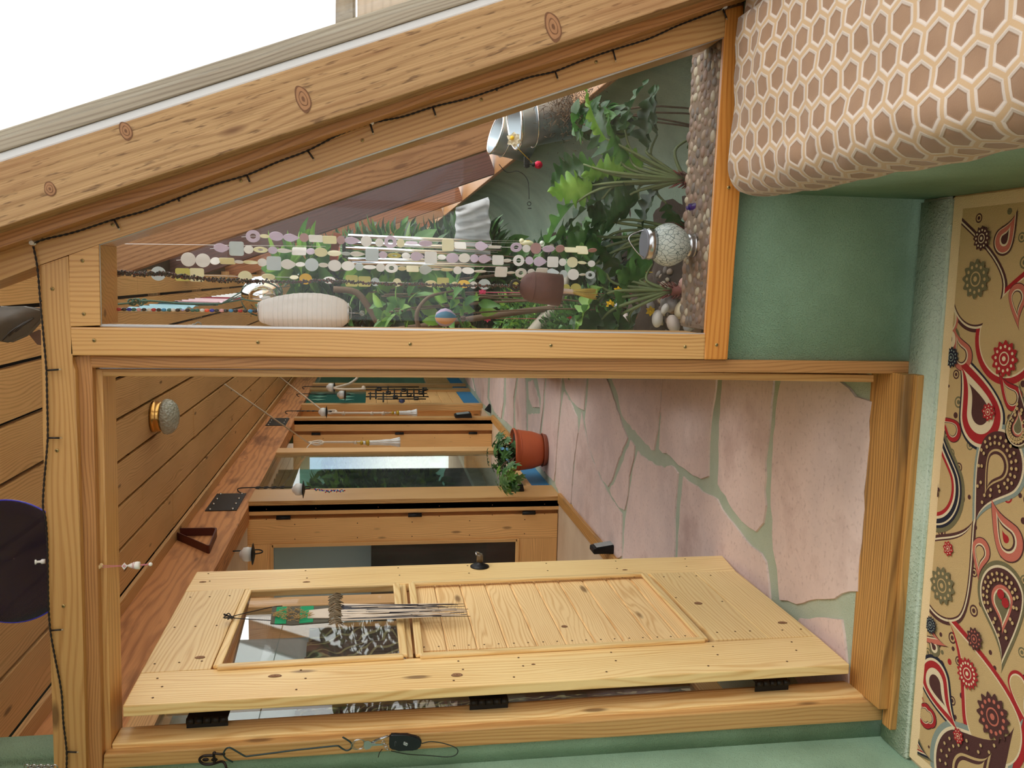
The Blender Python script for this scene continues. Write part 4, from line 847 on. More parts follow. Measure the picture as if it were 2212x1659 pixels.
SC = [(5,'c',762,407,53,52,'w'),(5,'c',879,415,53,51,'w'),(5,'c',977,420,36,27,'w'),(5,'s',1072,420,55,22,'c'),(5,'o',1166,427,36,11,'w'),(5,'o',1260,430,55,12,'c'),(5,'c',1352,431,35,30,'w'),(5,'s',1444,438,53,52,'b'),(5,'d',1560,446,57,37,'w'),(5,'o',1655,447,35,17,'w'),(5,'c',1745,449,51,49,'b'),(5,'o',1838,452,35,16,'w'),(5,'c',1928,456,50,43,'w'),(5,'c',2035,459,50,36,'w'),(5,'c',2123,465,32,30,'b'),(6,'o',363,653,50,15,'w'),(6,'c',450,656,35,32,'w'),(6,'r',537,660,50,36,'w'),(6,'o',622,664,33,15,'c'),(6,'s',705,666,47,23,'c'),(6,'d',810,674,50,36,'b'),(6,'o',892,672,35,6,'w'),(6,'o',978,674,48,10,'c'),(6,'c',1063,678,33,30,'w'),(6,'o',1147,681,48,25,'w'),(6,'o',1244,686,48,9,'w'),(6,'s',1410,691,48,38,'w'),(6,'o',1488,696,33,8,'w'),(6,'r',1568,699,46,35,'w'),(6,'c',1650,690,28,22,'w'),(6,'s',1732,685,45,25,'w'),(6,'d',1825,695,48,30,'b'),(6,'c',1908,706,30,30,'b'),(6,'c',1985,711,46,44,'w'),(6,'o',2060,712,28,8,'w'),(6,'r',2120,715,40,32,'b')]
SD = [(5,'c',523,520,55,53,'b'),(5,'s',718,528,53,48,'y'),(5,'s',830,530,53,50,'c'),(5,'c',1215,545,52,45,'c'),(5,'o',1400,545,50,22,'c'),(5,'o',1605,550,32,15,'c'),(5,'c',1697,562,48,42,'g'),(5,'o',1885,572,46,26,'w'),(6,'s',220,762,47,44,'y'),(6,'s',322,767,48,40,'y'),(6,'c',408,770,33,33,'b'),(6,'c',582,775,33,32,'c'),(6,'o',850,785,45,26,'c'),(6,'s',947,775,47,38,'y'),(6,'o',1040,790,26,20,'c'),(6,'o',1115,787,48,30,'g'),(6,'c',1190,795,30,28,'w'),(6,'c',1277,790,48,42,'b'),(6,'s',1530,800,44,44,'y'),(6,'c',1930,815,30,28,'y'),(6,'c',2005,820,44,38,'y')]
HR = R(90)
for (L_, lab, dY) in ((SA, 'outermost string of lilac and pearl shell discs, nearest the rafter', .0), (SB, 'middle string of pearl shell discs with a yellow ring', .012), (SC, 'longest bright white string of shell discs beside the bead chain', -.012), (SD, 'yellowish string of shell discs partly behind the dark bead chain', .03)):
    pts = [PY(*cxy(c, x, y), SY + dY) for c, k, x, y, a, h, m in L_]
    g_ = thing('shell_garland', lab, 'garland', pts[0], 'shell disc garlands behind the fixed window')
    top = pts[0] + V((-.002, 0, 0)); tb = bmesh.new(); tube(tb, [V((top.x - .001, pts[0].y, top.z + .03)), *[p + V((0, .0015, 0)) for p in pts]], .0006, 5); put('thread', tb, WHITEM, g_)
    for (c, k, x, y, a, h, m), p in zip(L_, pts):
        b = bmesh.new(); wide = max(h, min(a, 44)) if k != 's' else max(h, min(a, 46)); yaw = math.acos(max(.12, min(1, h / max(wide, 1)))) if h < a * .8 else .05
        wd = h / math.cos(yaw); shell_shape(b, k, a / 3.687 * PXM, wd / 3.687 * PXM, p, yaw * (1 if (x % 2) else -1)); put('shell_disc', b, SH[m], g_)
# dark seed-bead chain ending in the iron bell with a grass brush
BY = 2.36
ch = [(250,588),(300,592),(345,590),(380,596),(420,600),(470,605),(520,607),(570,608),(640,609),(700,606),(760,610),(830,613),(900,614),(960,616),(1020,617),(1080,618),(1122,618)]
g_ = thing('bead_chain', 'long chain of small dark brown beads hanging to the iron bell', 'garland', PY(250, 588, BY))
cp_ = spline([PY(x, y, BY) for x, y in ch], 26); random.seed(8); b = bmesh.new()
for i, p in enumerate(cp_):
    k_ = 3 if i < 170 else 2
    for q in range(k_):
        a = random.random() * 6.28; rr = random.uniform(.001, .0065 if i < 190 else .0045); bmesh.ops.create_icosphere(b, subdivisions=1, radius=random.uniform(.0022, .0034), matrix=Matrix.Translation(p + V((rr * math.cos(a), rr * math.sin(a), random.uniform(-.003, .003)))))
for f in b.faces: f.material_index = random.choices((0, 1, 2, 3), (12, 1, 1, 2))[0]
o = put('beads', b, [plain('dark seed bead', (58, 42, 34), .35), plain('red bead', (160, 44, 40), .3), plain('teal bead', (60, 110, 110), .3), plain('olive bead', (96, 86, 50), .3)], g_, smooth=True); o['kind'] = 'stuff'
b = bmesh.new(); tube(b, [V((cp_[0].x, BY, 2.0))] + cp_[::6] + [cp_[-1]], .0012, 5); put('cord', b, BLACKM, g_)
bt, bb_ = PY(1122, 617, BY), PY(1210, 627, BY); ax = (bb_ - bt).normalized(); H = (bb_ - bt).length
MB = frame(bt, ax.orthogonal(), ax)
bl = thing('iron_bell', 'rust brown iron cowbell hanging on the dark bead chain', 'bell', bt)
b = bmesh.new(); r_ = 35 * BY / FPX
lathe(b, [(.003, 0), (r_ * .45, .004), (r_ * .78, .016), (r_ * .93, .032), (r_ * .97, .05), (r_ * 1.0, H), (r_ * .95, H), (r_ * .92, .05), (.004, .02)], MB, 36, cap=False); torus(b, MB @ V((0, 0, .036)), r_ * .945, .0012, ax)
put('bell_body', b, plain('rusty iron', (92, 56, 50), .6, metal=.25, noise_=.25, nsc=50, bump=.3), bl)
b = bmesh.new(); torus(b, bt - ax * .010, .013, .004, (0, 1, 0)); put('hanging_loop', b, BLACK, bl)
b = bmesh.new(); tube(b, [bb_ - ax * .03, bb_ + ax * .042], .0065, 10); cl = put('clapper_stem', b, plain('horn stem', (214, 200, 190), .4), bl)
b = bmesh.new(); random.seed(3); c0 = bb_ + ax * .03
for k in range(150):
    a = random.random() * 6.28; q = random.random() ** .5; d1 = V((math.cos(a), math.sin(a), 0))
    tube(b, [c0 + d1 * .005 * q, c0 + d1 * .017 * q + ax * random.uniform(.055, .075)], [.0008, .0006], 4)
put('grass_brush', b, plain('golden grass', (190, 168, 84), .8, noise_=.2, nsc=200), bl)
# coloured glass bead string with the white paper lantern
BC = [(257,'r'),(268,'k'),(279,'b'),(289,'t'),(300,'p'),(311,'k'),(322,'w'),(332,'r'),(343,'k'),(354,'s'),(366,'t'),(374,'w'),(384,'k'),(395,'l'),(405,'k'),(416,'t'),(426,'t'),(437,'w'),(447,'o'),(458,'b'),(468,'k'),(479,'p'),(488,'k'),(499,'s'),(509,'k'),(519,'r'),(530,'k'),(541,'s'),(551,'k')]
BCm = dict(r=plain('red glass bead', (180, 40, 44), .15), k=plain('black patterned bead', (40, 38, 42), .2, noise_=.5, nsc=300), b=plain('blue glass bead', (36, 50, 190), .15), t=plain('teal glass bead', (50, 110, 104), .15), p=plain('pink glass bead', (226, 176, 190), .2), w=plain('white glass bead', (222, 232, 236), .15), s=plain('sky glass bead', (60, 150, 210), .15), l=plain('lilac glass bead', (170, 170, 230), .2), o=plain('orange glass bead', (238, 92, 60), .15))
LYY = 2.34
g_ = thing('glass_bead_string', 'string of mixed coloured glass beads above the white paper lantern', 'garland', PY(250, 668, LYY))
for i, (x, m) in enumerate(BC):
    b = bmesh.new(); p = PY(x, 668 + (x - 250) * .013, LYY); ball(b, p, .0046 if m != 'l' else .003, 1, 1, 1.35, u=10, v=8); put('bead', b, BCm[m], g_)
b = bmesh.new(); tube(b, [PY(216, 667, LYY), PY(556, 672, LYY)], .0006, 5); put('thread', b, WHITEM, g_)
ltp, lbt = PY(560, 673, LYY), PY(752, 676, LYY); ax = (lbt - ltp).normalized(); H = (lbt - ltp).length; ML = frame(ltp, V((1, 0, 0)), ax)
lt = thing('paper_lantern', 'white ribbed paper lantern hanging below the coloured bead string', 'lantern', ltp)
b = bmesh.new(); pr = [(.022, 0), (.029, .008), (.040, .045), (.0475, .085), (.050, .12), (.049, .155), (.043, .19), (.034, H - .012), (.024, H)]
sp_ = spline([V((r_, z, 0)) for r_, z in pr], 6); prof = [(p.x + .0007 * (i % 3 == 0), p.y) for i, p in enumerate(sp_)]
lathe(b, prof, ML, 40, cap=False); put('paper_shade', b, PAPER, lt)
b = bmesh.new()
for k in range(17):
    z = .014 + k * (H - .03) / 16; rr_ = min((abs(q.y - z), q.x) for q in sp_)[1]; torus(b, ML @ V((0, 0, z)), rr_ + .0006, .0005, ax, 40, 5)
put('bamboo_ribs', b, plain('paper covered rib', (214, 216, 214), .8), lt)
b = bmesh.new()
for r_, z in ((.0225, -.001), (.0245, H + .001)): torus(b, ML @ V((0, 0, z)), r_, .0016, ax)
tube(b, [ML @ V((-.022, 0, H)), ML @ V((-.012, 0, H + .008)), ML @ V((.012, 0, H + .008)), ML @ V((.022, 0, H))], .0011, 5); tube(b, [ML @ V((0, 0, H)), ML @ V((0, 0, H + .03))], .0009, 5); put('wire_rings', b, STEEL, lt)
b = bmesh.new(); ball(b, ML @ V((0, 0, H + .036)), .0068); put('glass_bead', b, glassm('clear bead', (.9, .95, .95), .15, 1.5), lt)
# mirror ball in a green twine net
mc = PY(566, 640, 2.56); mr = 42 * 2.56 / FPX
mb = thing('mirror_ball', 'silver mirrored glass ball hanging in a green twine net', 'ball', mc)
b = bmesh.new(); ball(b, mc, mr, u=40, v=24); put('glass_ball', b, MIRROR, mb)
b = bmesh.new(); tp = PY(478, 656, 2.56)
for k in range(6):
    a = k * math.tau / 6 + .3; arc = [mc + V((math.cos(a) * math.sin(t), math.sin(a) * math.sin(t), math.cos(t))) * (mr + .0015) for t in [R(q) for q in range(12, 176, 12)]]; tube(b, [tp] + arc, .0013, 5)
put('twine_net', b, ROPEG, mb)
b = bmesh.new(); tube(b, spline([PY(214, 660, 2.345), PY(280, 655, 2.56), PY(320, 650, 2.55), PY(400, 656, 2.56), tp], 8), [.0026] * 33, 7)
random.seed(4)
for k in range(6): c = PY(282 + k * 6, 652 + 3 * math.sin(k * 2), 2.56); torus(b, c, .007, .0024, (math.sin(k), 1, math.cos(k)), 14, 6)
put('hanging_twine', b, ROPEG, mb)
# tubular wind chime with copper ring
wc = thing('wind_chime', 'silver tube wind chime with a hammered copper ring at its top', 'wind chime', PY(725, 535, 2.8))
cc_ = PY(725, 533, 2.8); b = bmesh.new(); lathe(b, [(.042, -.012), (.044, .012)], Matrix.Translation(cc_) @ Euler((0, R(8), 0)).to_matrix().to_4x4(), 36, cap=False); bmesh.ops.solidify(b, geom=b.faces[:], thickness=.003); put('copper_ring', b, COPPER, wc)
b = bmesh.new(); lathe(b, [(.034, -.006), (.034, .004)], Matrix.Translation(cc_ - V((0, 0, .025))), 30); put('hanging_disc', b, BLACK, wc)
b = bmesh.new(); top = V((cc_.x - .012, 2.8, 2.3)); tube(b, [top, cc_ + V((0, 0, .03))], .0008, 5)
TB = [((752,509),(1061,523),2.79),((763,525),(1083,539),2.83),((747,535),(1025,549),2.77),((752,560),(998,564),2.84),((760,568),(1101,574),2.80),((790,567),(1005,579),2.86)]
for p, q, yy in TB: tube(b, [PY(*p, yy), cc_ + V((0, 0, 0))], .0005, 4)
tube(b, [cc_, PY(1075, 545, 2.8)], .0006, 4); put('strings', b, WHITEM, wc)
for p, q, yy in TB:
    b = bmesh.new(); a, c = PY(*p, yy), PY(*q, yy); tube(b, [a, c], .0058, 16); put('chime_tube', b, SILVER, wc)
# small hung ornaments
def birdy(x, y, Yy, s, c, lab):
    g_ = thing('glass_bird', lab, 'ornament', PY(x, y, Yy)); p = PY(x, y, Yy)
    b = bmesh.new(); ball(b, p, s, .62, .6, 1.5, u=16, v=12); ball(b, p + V((s * .45, 0, s * 1.15)), s * .55); put('body', b, plain('painted glass', c, .15, noise_=.4, nsc=90), g_)
    b = bmesh.new(); leafblade(b, frame(p + V((s * .3, -.004, s * .5)), (-.2, 0, -1), (0, -1, 0)), s * 2.2, s * .5, seg=5); put('wing', b, YEL, g_)
    b = bmesh.new(); tube(b, [p + V((s * .4, 0, s * 1.6)), V((p.x, p.y, p.z + .45))], .0005, 4); put('thread', b, WHITEM, g_)
birdy(1138, 525, 2.68, .014, (236, 236, 190), 'yellow and white glass bird hung between shell strings, upper of two')
birdy(1182, 530, 2.68, .014, (228, 232, 216), 'pale spotted glass bird with yellow belly, lower of two')
p = PY(1163, 356, 2.9); g_ = thing('ladybird_ornament', 'red glass ladybird hanging from a black bracket on the kneewall', 'ornament', p)
b = bmesh.new(); ball(b, p, .013, 1, .7, 1.1, u=16, v=12); put('body', b, plain('red foil glass', (190, 20, 60), .15, metal=.4), g_)
b = bmesh.new(); ball(b, p + V((0, 0, .016)), .007); tube(b, [p + V((0, 0, .02)), p + V((0, 0, .05))], .0012, 5); put('head', b, BLACK, g_)
b = bmesh.new(); prism(b, [PY(*q, 2.9) for q in ((1133,338),(1144,338),(1144,361),(1138,363),(1133,360))], (0, .012, 0)); put('bracket', b, BLACK, g_)
p = PY(1110, 302, 2.62); g_ = thing('orchid_flower', 'cream paper orchid in front of the round metal pails', 'flower', p); b = bmesh.new()
for k in range(6): a = k * 1.1; leafblade(b, frame(p, (math.cos(a), -.3, math.sin(a)), (0, -1, 0)), .022, .011, seg=5)
put('petals', b, plain('cream petals', (232, 226, 200), .6), g_)
b = bmesh.new(); ball(b, p + V((.004, -.006, .006)), .006); tube(b, [p, PY(1120, 322, 2.75), PY(1150, 352, 2.95)], .0011, 5); put('stalk', b, YEL, g_)
b = bmesh.new(); tube(b, spline([PY(1078, 355, 2.8), PY(1095, 372, 2.8), PY(1120, 370, 2.8), PY(1140, 390, 2.8), PY(1143, 430, 2.8)], 6), .0013, 5); torus(b, PY(1143, 440, 2.8), .006, .0012, (0, 1, 0)); torus(b, PY(1144, 450, 2.8), .005, .0012, (1, 0, 0))
tag(put('wire_hook', b, BLACK), 'thin black wire hook dangling in front of the green kneewall', 'hook')
b = bmesh.new(); c = PY(425, 703, 2.45); torus(b, c + V((0, 0, -.004)), .008, .0018, (0, 1, 0)); torus(b, c + V((0, 0, .016)), .005, .002, (1, 0, 0)); ball(b, c + V((0, 0, .008)), .005); tube(b, [c + V((0, 0, .02)), V((c.x, c.y, 2.568))], .0006, 4)
tag(put('plastic_clip', b, plain('grey plastic', (130, 134, 130), .5)), 'grey plastic line clip beside the coloured bead string', 'clip')
# hot air balloon ornament
p = PY(962, 686, 2.9); g_ = thing('balloon_ornament', 'small striped hot air balloon ornament hanging low behind the glass', 'ornament', p)
b = bmesh.new(); n = 16; rr_ = .031
lathe(b, [(.002, .034), (.016, .030), (.027, .016), (.031, 0), (.026, -.016), (.012, -.032), (.006, -.036)], Matrix.Translation(p), n)
for f in b.faces:
    if len(f.verts) == 4: ang = math.atan2(f.calc_center_median().y - p.y, f.calc_center_median().x - p.x); f.material_index = int((ang + 3.15) / (math.tau / 8)) % 3
put('balloon', b, [plain('balloon lilac', (170, 150, 180), .5), plain('balloon orange', (214, 150, 96), .5), plain('balloon blue', (50, 110, 140), .5)], g_)
b = bmesh.new(); lathe(b, [(.005, -.05), (.007, -.058), (.007, -.066), (.003, -.067)], Matrix.Translation(p)); put('basket', b, BARKD, g_)
b = bmesh.new()
for a in range(4): tube(b, [p + V((.01 * math.cos(a * 1.57), .01 * math.sin(a * 1.57), -.032)), p + V((.006 * math.cos(a * 1.57), .006 * math.sin(a * 1.57), -.052))], .0006, 4)
tube(b, [p + V((0, 0, .034)), V((p.x, p.y, 2.568))], .0006, 4); put('cords', b, BARKD, g_)
# round metal pails standing on the kneewall, dried moss heap between them
GALV = plain('galvanised steel', (168, 180, 188), .35, metal=.7)
def pail(x, y, Yy, r_, L_, lab, rot):
    c = PY(x, y, Yy); M = Matrix.Translation(c) @ Euler(rot).to_matrix().to_4x4(); g_ = thing('metal_pail', lab, 'pail', c)
    b = bmesh.new(); lathe(b, [(r_ * .8, -L_), (r_, -.01), (r_, 0), (r_ * .93, 0), (r_ * .74, -L_ + .006)], M, 36); put('pail_body', b, GALV, g_)
    b = bmesh.new(); torus(b, M @ V((0, 0, 0)), r_ * 1.02, r_ * .05, M.to_3x3() @ V((0, 0, 1)), 36); torus(b, M @ V((0, 0, -L_ * .3)), r_ * .99, r_ * .03, M.to_3x3() @ V((0, 0, 1)), 36); put('rim', b, SILVER, g_)
pail(1070, 290, 3.9, .085, .17, 'pale galvanised pail seen at the window edge, mouth turned sideways', (R(10), R(15), 0))
pail(1112, 262, 3.45, .105, .22, 'larger darker steel pail in front of the pale one', (R(5), R(-8), 0))
c = PY(1228, 232, 3.3); g_ = thing('dried_moss', 'brown dried moss heap on the kneewall beside the steel pails', 'plant', c); b = bmesh.new(); random.seed(6)
for k in range(900):
    v_ = V((random.gauss(0, .05), random.gauss(0, .10), random.gauss(0, .045))); tube(b, [c + v_, c + v_ + V((random.uniform(-.02, .02), random.uniform(-.02, .02), random.uniform(-.015, .02)))], [.0014, .0005], 3, random.randrange(2))
put('tufts', b, [plain('brown moss', (104, 82, 62), .95), plain('dark moss', (66, 56, 44), .95)], g_)
# pale sheet and washing further down the glass house
def hangcloth(name, pts, Y, mat, lab, cat, amp=.012, n=14):
    q = [PY(x, y, Y) for x, y in pts]; b = bmesh.new(); g = []
    for i in range(n + 1):
        a, c = q[0].lerp(q[1], i / n), q[3].lerp(q[2], i / n); g.append([b.verts.new(a.lerp(c, j / 8) + V((0, amp * math.sin(i * 1.4 + j * .35), 0))) for j in range(9)])
    for i in range(n):
        for j in range(8): b.faces.new((g[i][j], g[i + 1][j], g[i + 1][j + 1], g[i][j + 1])).smooth = True
    bmesh.ops.solidify(b, geom=b.faces[:], thickness=.003); return tag(put(name, b, mat, smooth=True), lab, cat)
hangcloth('white_sheet', ((985,448),(982,540),(1062,560),(1055,425)), 4.6, WHITEM, 'white cloth sheet hanging far behind the shell strings', 'sheet', .04)
XL = -.13; ZL = 2.15
def garment(y0_, y1_, drop, m, lab, dx=0): tag(cloth('garment', XL + dx, y0_, y1_, ZL - drop, ZL + .002, .006, .14, m, ny=24), lab, 'clothing')
b = bmesh.new(); tube(b, [(XL, 2.36, ZL), (XL, 15.5, ZL)], .004, 6); tag(put('washing_line', b, BLACKM), 'thin dark washing line high up behind the fixed window', 'line')
garment(2.95, 3.45, .16, plain('pale blue shirt', (170, 210, 222), .8), 'pale blue shirt on the line above the mirror ball')
garment(3.5, 3.75, .20, plain('teal garment', (20, 96, 108), .8), 'teal garment on the line next to the pale blue shirt')
garment(3.8, 4.25, .17, plain('pale pink garment', (238, 214, 224), .8), 'pale pink garment on the line')
garment(4.3, 4.5, .2, plain('crimson garment', (160, 16, 56), .8), 'small crimson garment on the line after the pink one')
garment(4.55, 5.4, .2, WHITEM, 'white garment on the line just above the mirror ball')
garment(5.45, 5.6, .2, plain('navy garment', (26, 30, 64), .8), 'small navy garment on the line')
# candle jar of mosaic glass on the ledge
jc = PY(1516, 531, 2.375); jc.z = LT; jx = jc
jt = thing('candle_lantern', 'white mosaic glass candle jar with silver bands and wire handle on the ledge', 'lantern', jc)
MJ = Matrix.Translation(jc); k_ = 2.375 / FPX
t = NT('white mosaic glass'); vr = t.n('TexVoronoi', {'Vector': t.n('VectorMath', {0: t.n('TexCoord').outputs['Object'], 1: (1.25, 1.25, .72)}, operation='MULTIPLY').outputs[0], 'Scale': 82}, feature='DISTANCE_TO_EDGE').outputs['Distance']
cj = t.ramp(vr, [(.0, (104, 120, 118)), (.03, (130, 146, 142)), (.055, (226, 234, 228)), (1, (236, 240, 234))])
pj = t.n('BsdfPrincipled', {'Base Color': cj, 'Roughness': .12}); tj = t.n('BsdfTranslucent', {'Color': cj}); mj = t.n('MixShader', {0: .4, 1: pj.outputs[0], 2: tj.outputs[0]}); t.t.links.new(mj.outputs[0], t.out.inputs[0])
b = bmesh.new(); lathe(b, [(p.x, p.y) for p in spline([V((.031, .024, 0)), V((.046, .040, 0)), V((.0575, .062, 0)), V((.0595, .082, 0)), V((.052, .104, 0)), V((.040, .118, 0))], 5)], MJ, 40); put('glass_body', b, t.m, jt)
b = bmesh.new(); lathe(b, [(.034, .0), (.034, .006), (.031, .010), (.033, .013), (.031, .025)], MJ, 36); put('foot', b, STEEL, jt)
b = bmesh.new(); lathe(b, [(.041, .117), (.042, .143), (.038, .143), (.037, .120)], MJ, 36); put('neck_band', b, STEEL, jt)
b = bmesh.new(); lathe(b, [(.036, .1425), (.041, .1425), (.0425, .146), (.040, .1475)], MJ, 36); put('lid', b, plain('grey solar lid', (120, 122, 132), .4), jt)
b = bmesh.new(); tube(b, spline([jc + V((-.042, 0, .128)), jc + V((-.03, -.01, .16)), jc + V((.005, -.004, .188)), jc + V((.022, 0, .185)), jc + V((.036, .006, .155)), jc + V((.042, 0, .13))], 6), .0018, 7); put('handle', b, STEEL, jt)

# ================================================================== CORRIDOR THINGS
# ceiling lamp
p = PZ(330, 900, 2.57); g_ = thing('ceiling_lamp', 'brass ceiling lamp with pressed glass dome on the corridor planks', 'lamp', p)
MLp = Matrix.Translation(p) @ Euler((R(180), 0, 0)).to_matrix().to_4x4()
b = bmesh.new(); lathe(b, [(.088, 0), (.09, .014), (.083, .02), (.088, .028), (.082, .036), (.085, .044), (.078, .05)], MLp, 48); put('brass_base', b, BRASS, g_)
t = NT('pressed glass'); vv = t.n('TexVoronoi', {'Vector': t.n('TexCoord').outputs['Object'], 'Scale': 70}).outputs['Distance']
gp = t.n('BsdfPrincipled', {'Base Color': lin((196, 204, 196)), 'Roughness': .12, 'Normal': t.bump(vv, 1.0, .008)}); tr_ = t.n('BsdfTransparent'); mm = t.n('MixShader', {0: .78, 1: tr_.outputs[0], 2: gp.outputs[0]}); t.t.links.new(mm.outputs[0], t.out.inputs[0])
b = bmesh.new(); lathe(b, [(.078, .05), (.098, .062), (.102, .08), (.094, .104), (.072, .126), (.04, .138), (.003, .142)], MLp, 48, cap=False); put('glass_dome', b, t.m, g_)
# bolted plates on the beam
def bplate(y0_, y1_, z0_, z1_, lab):
    c = ((WX), (y0_ + y1_) / 2, (z0_ + z1_) / 2); g_ = thing('steel_plate', lab, 'plate', c, 'bolted steel plates on the beam')
    box('plate_body', (WX, y0_, z0_), (WX + .006, y1_, z1_), BLACK, g_, .001, (0, 1, 0))
    for u in (0, 1):
        for v in range(4):
            y_ = y0_ + (.03 if u == 0 else (y1_ - y0_) - .03); z_ = z0_ + .025 + (z1_ - z0_ - .05) * v / 3
            b = bmesh.new(); lathe(b, [(.011, 0), (.011, .004), (.007, .004), (.007, .010)], frame(V((WX + .006, (y0_ + .025) + (y1_ - y0_ - .05) * v / 3, z0_ + .03 if u == 0 else z1_ - .03)), (0, 1, 0), (1, 0, 0)), 12); put('bolt', b, STEEL, g_)
q1, q2, q3, q4 = PX(431, 1105, WX), PX(517, 1068, WX), PX(480, 1104, WX), PX(453, 1068, WX)
bplate(min(q1.y, q3.y), max(q2.y, q4.y), 2.285, 2.50, 'nearer black bolted steel plate on the fir beam')
q1, q2 = PX(566, 918, WX), PX(612, 905, WX); bplate(PX(590, 920, WX).y, PX(590, 904, WX).y, 2.285, 2.50, 'farther black bolted steel plate on the fir beam')
# billiard rack hung on the beam
A_, B_, C_ = PX(362, 1141, WX + .05), PX(470, 1139, WX + .05), PX(452, 1180, WX + .05)
g_ = thing('billiard_rack', 'dark red wooden billiard triangle hanging on the fir beam', 'rack', A_)
pts3 = [A_, B_, C_]; ctr = sum(pts3, V()) / 3; b = bmesh.new(); loop = []
for i in range(3):
    p, q, r_ = pts3[i - 1], pts3[i], pts3[(i + 1) % 3]
    d1, d2 = (p - q).normalized(), (r_ - q).normalized(); rr = .035
    for k in range(7): t_ = k / 6; loop.append((q + d1 * rr) * (1 - t_) ** 2 + q * 2 * t_ * (1 - t_) + (q + d2 * rr) * t_ * t_)
n = len(loop); ring_ = []
for i, p in enumerate(loop):
    inw = (ctr - p).normalized() * .014; ring_.append([b.verts.new(p + V((0, 0, 0))), b.verts.new(p + V((-.05, 0, 0))), b.verts.new(p + inw + V((-.05, 0, 0))), b.verts.new(p + inw)])
for i in range(n):
    for k in range(4): b.faces.new((ring_[i][k], ring_[(i + 1) % n][k], ring_[(i + 1) % n][(k + 1) % 4], ring_[i][(k + 1) % 4])).smooth = False
put('rack_frame', b, REDB, g_)
b = bmesh.new(); tube(b, [A_ + V((-.02, 0, -.01)), V((WX, A_.y, A_.z + .01))], .003, 6); put('nail', b, STEEL, g_)
# candle lamps hung upside down on wrought iron hooks
def hanglamp(x, y, X, s, topx, topy, lab, chain=True):
    c = PX(x, y, X); tp = PX(topx, topy, X - .0); g_ = thing('hanging_lamp', lab, 'lamp', c, 'black saucer lamps on iron hooks'); M = Matrix.Translation(c)
    b = bmesh.new(); lathe(b, [(.002, -.004 * s), (.02 * s, -.012 * s), (.062 * s, -.002 * s), (.066 * s, .0), (.03 * s, .006 * s), (.002, .008 * s)], M, 32); put('saucer', b, BLACK, g_)
    b = bmesh.new(); lathe(b, [(.040 * s, .006 * s), (.044 * s, .03 * s), (.040 * s, .055 * s), (.030 * s, .06 * s), (.018 * s, .075 * s), (.003, .08 * s)], M, 28); put('white_cup', b, WHITE, g_)
    b = bmesh.new(); hk = c + V((.0, .06 * s, -.02 * s))
    tube(b, spline([c + V((0, 0, -.006)), c + V((0, .02, -.045 * s)), c + V((0, .055 * s, -.05 * s)), c + V((0, .085 * s, -.02 * s)), V((c.x, c.y + .075 * s, c.z + .05)), V((c.x, c.y + .07 * s, (c.z + tp.z) / 2)), V((tp.x, c.y + .07 * s, tp.z)), V((tp.x - .02, c.y + .06 * s, tp.z + .02)), V((tp.x - .03, c.y + .05 * s, tp.z))], 7), .0042 * s, 7)
    if chain:
        for k in range(4):
            z_ = c.z + (tp.z - c.z) * (.35 + .13 * k); torus(b, (c.x, c.y + .07 * s + .012, z_), .016 * s, .003 * s, (1, 0, 0), 18, 6, sq=1.2); torus(b, (c.x, c.y + .07 * s - .014, z_), .013 * s, .003 * s, (1, 0, 0), 16, 6)
    put('iron_hook', b, BLACK, g_)
hanglamp(655, 1057, WX + .13, 1.0, 508, 1075, 'black saucer lamp on a scrolled hook under the nearer steel plate')
hanglamp(546, 1197, WX - .10, 1.05, 452, 1190, 'white and black lamp peeking over the edge of the open door', chain=False)
hanglamp(705, 890, WX + .14, 1.1, 612, 903, 'black saucer lamp with knotted rope behind it, under the farther steel plate')
hanglamp(745, 853, WX + .14, 1.25, 632, 874, 'black saucer lamp just left of the iron scroll rack', chain=False)
hanglamp(722, 837, WX + .25, 1.25, 645, 856, 'farthest black saucer lamp at the end of the corridor', chain=False)
b = bmesh.new()
for (x, y), c in (((680, 1056), 0), ((690, 1058), 1), ((700, 1060), 2), ((708, 1060), 0), ((716, 1059), 1), ((724, 1059), 2), ((732, 1059), 3), ((738, 1058), 0)):
    for k in range(5): p = PX(x + k * 1.6, y + (k % 3) * 1.6, WX + .13); ball(b, p, .0055, mi=(c + k) % 4, u=8, v=6)
tube(b, [PX(660, 1057, WX + .13), PX(745, 1059, WX + .13)], .0012, 4)
tag(put('bead_tassel', b, [BCm['r'], BCm['b'], BCm['t'], BCm['w']]), 'multicoloured bead tassel hanging beside the nearer saucer lamp', 'tassel')
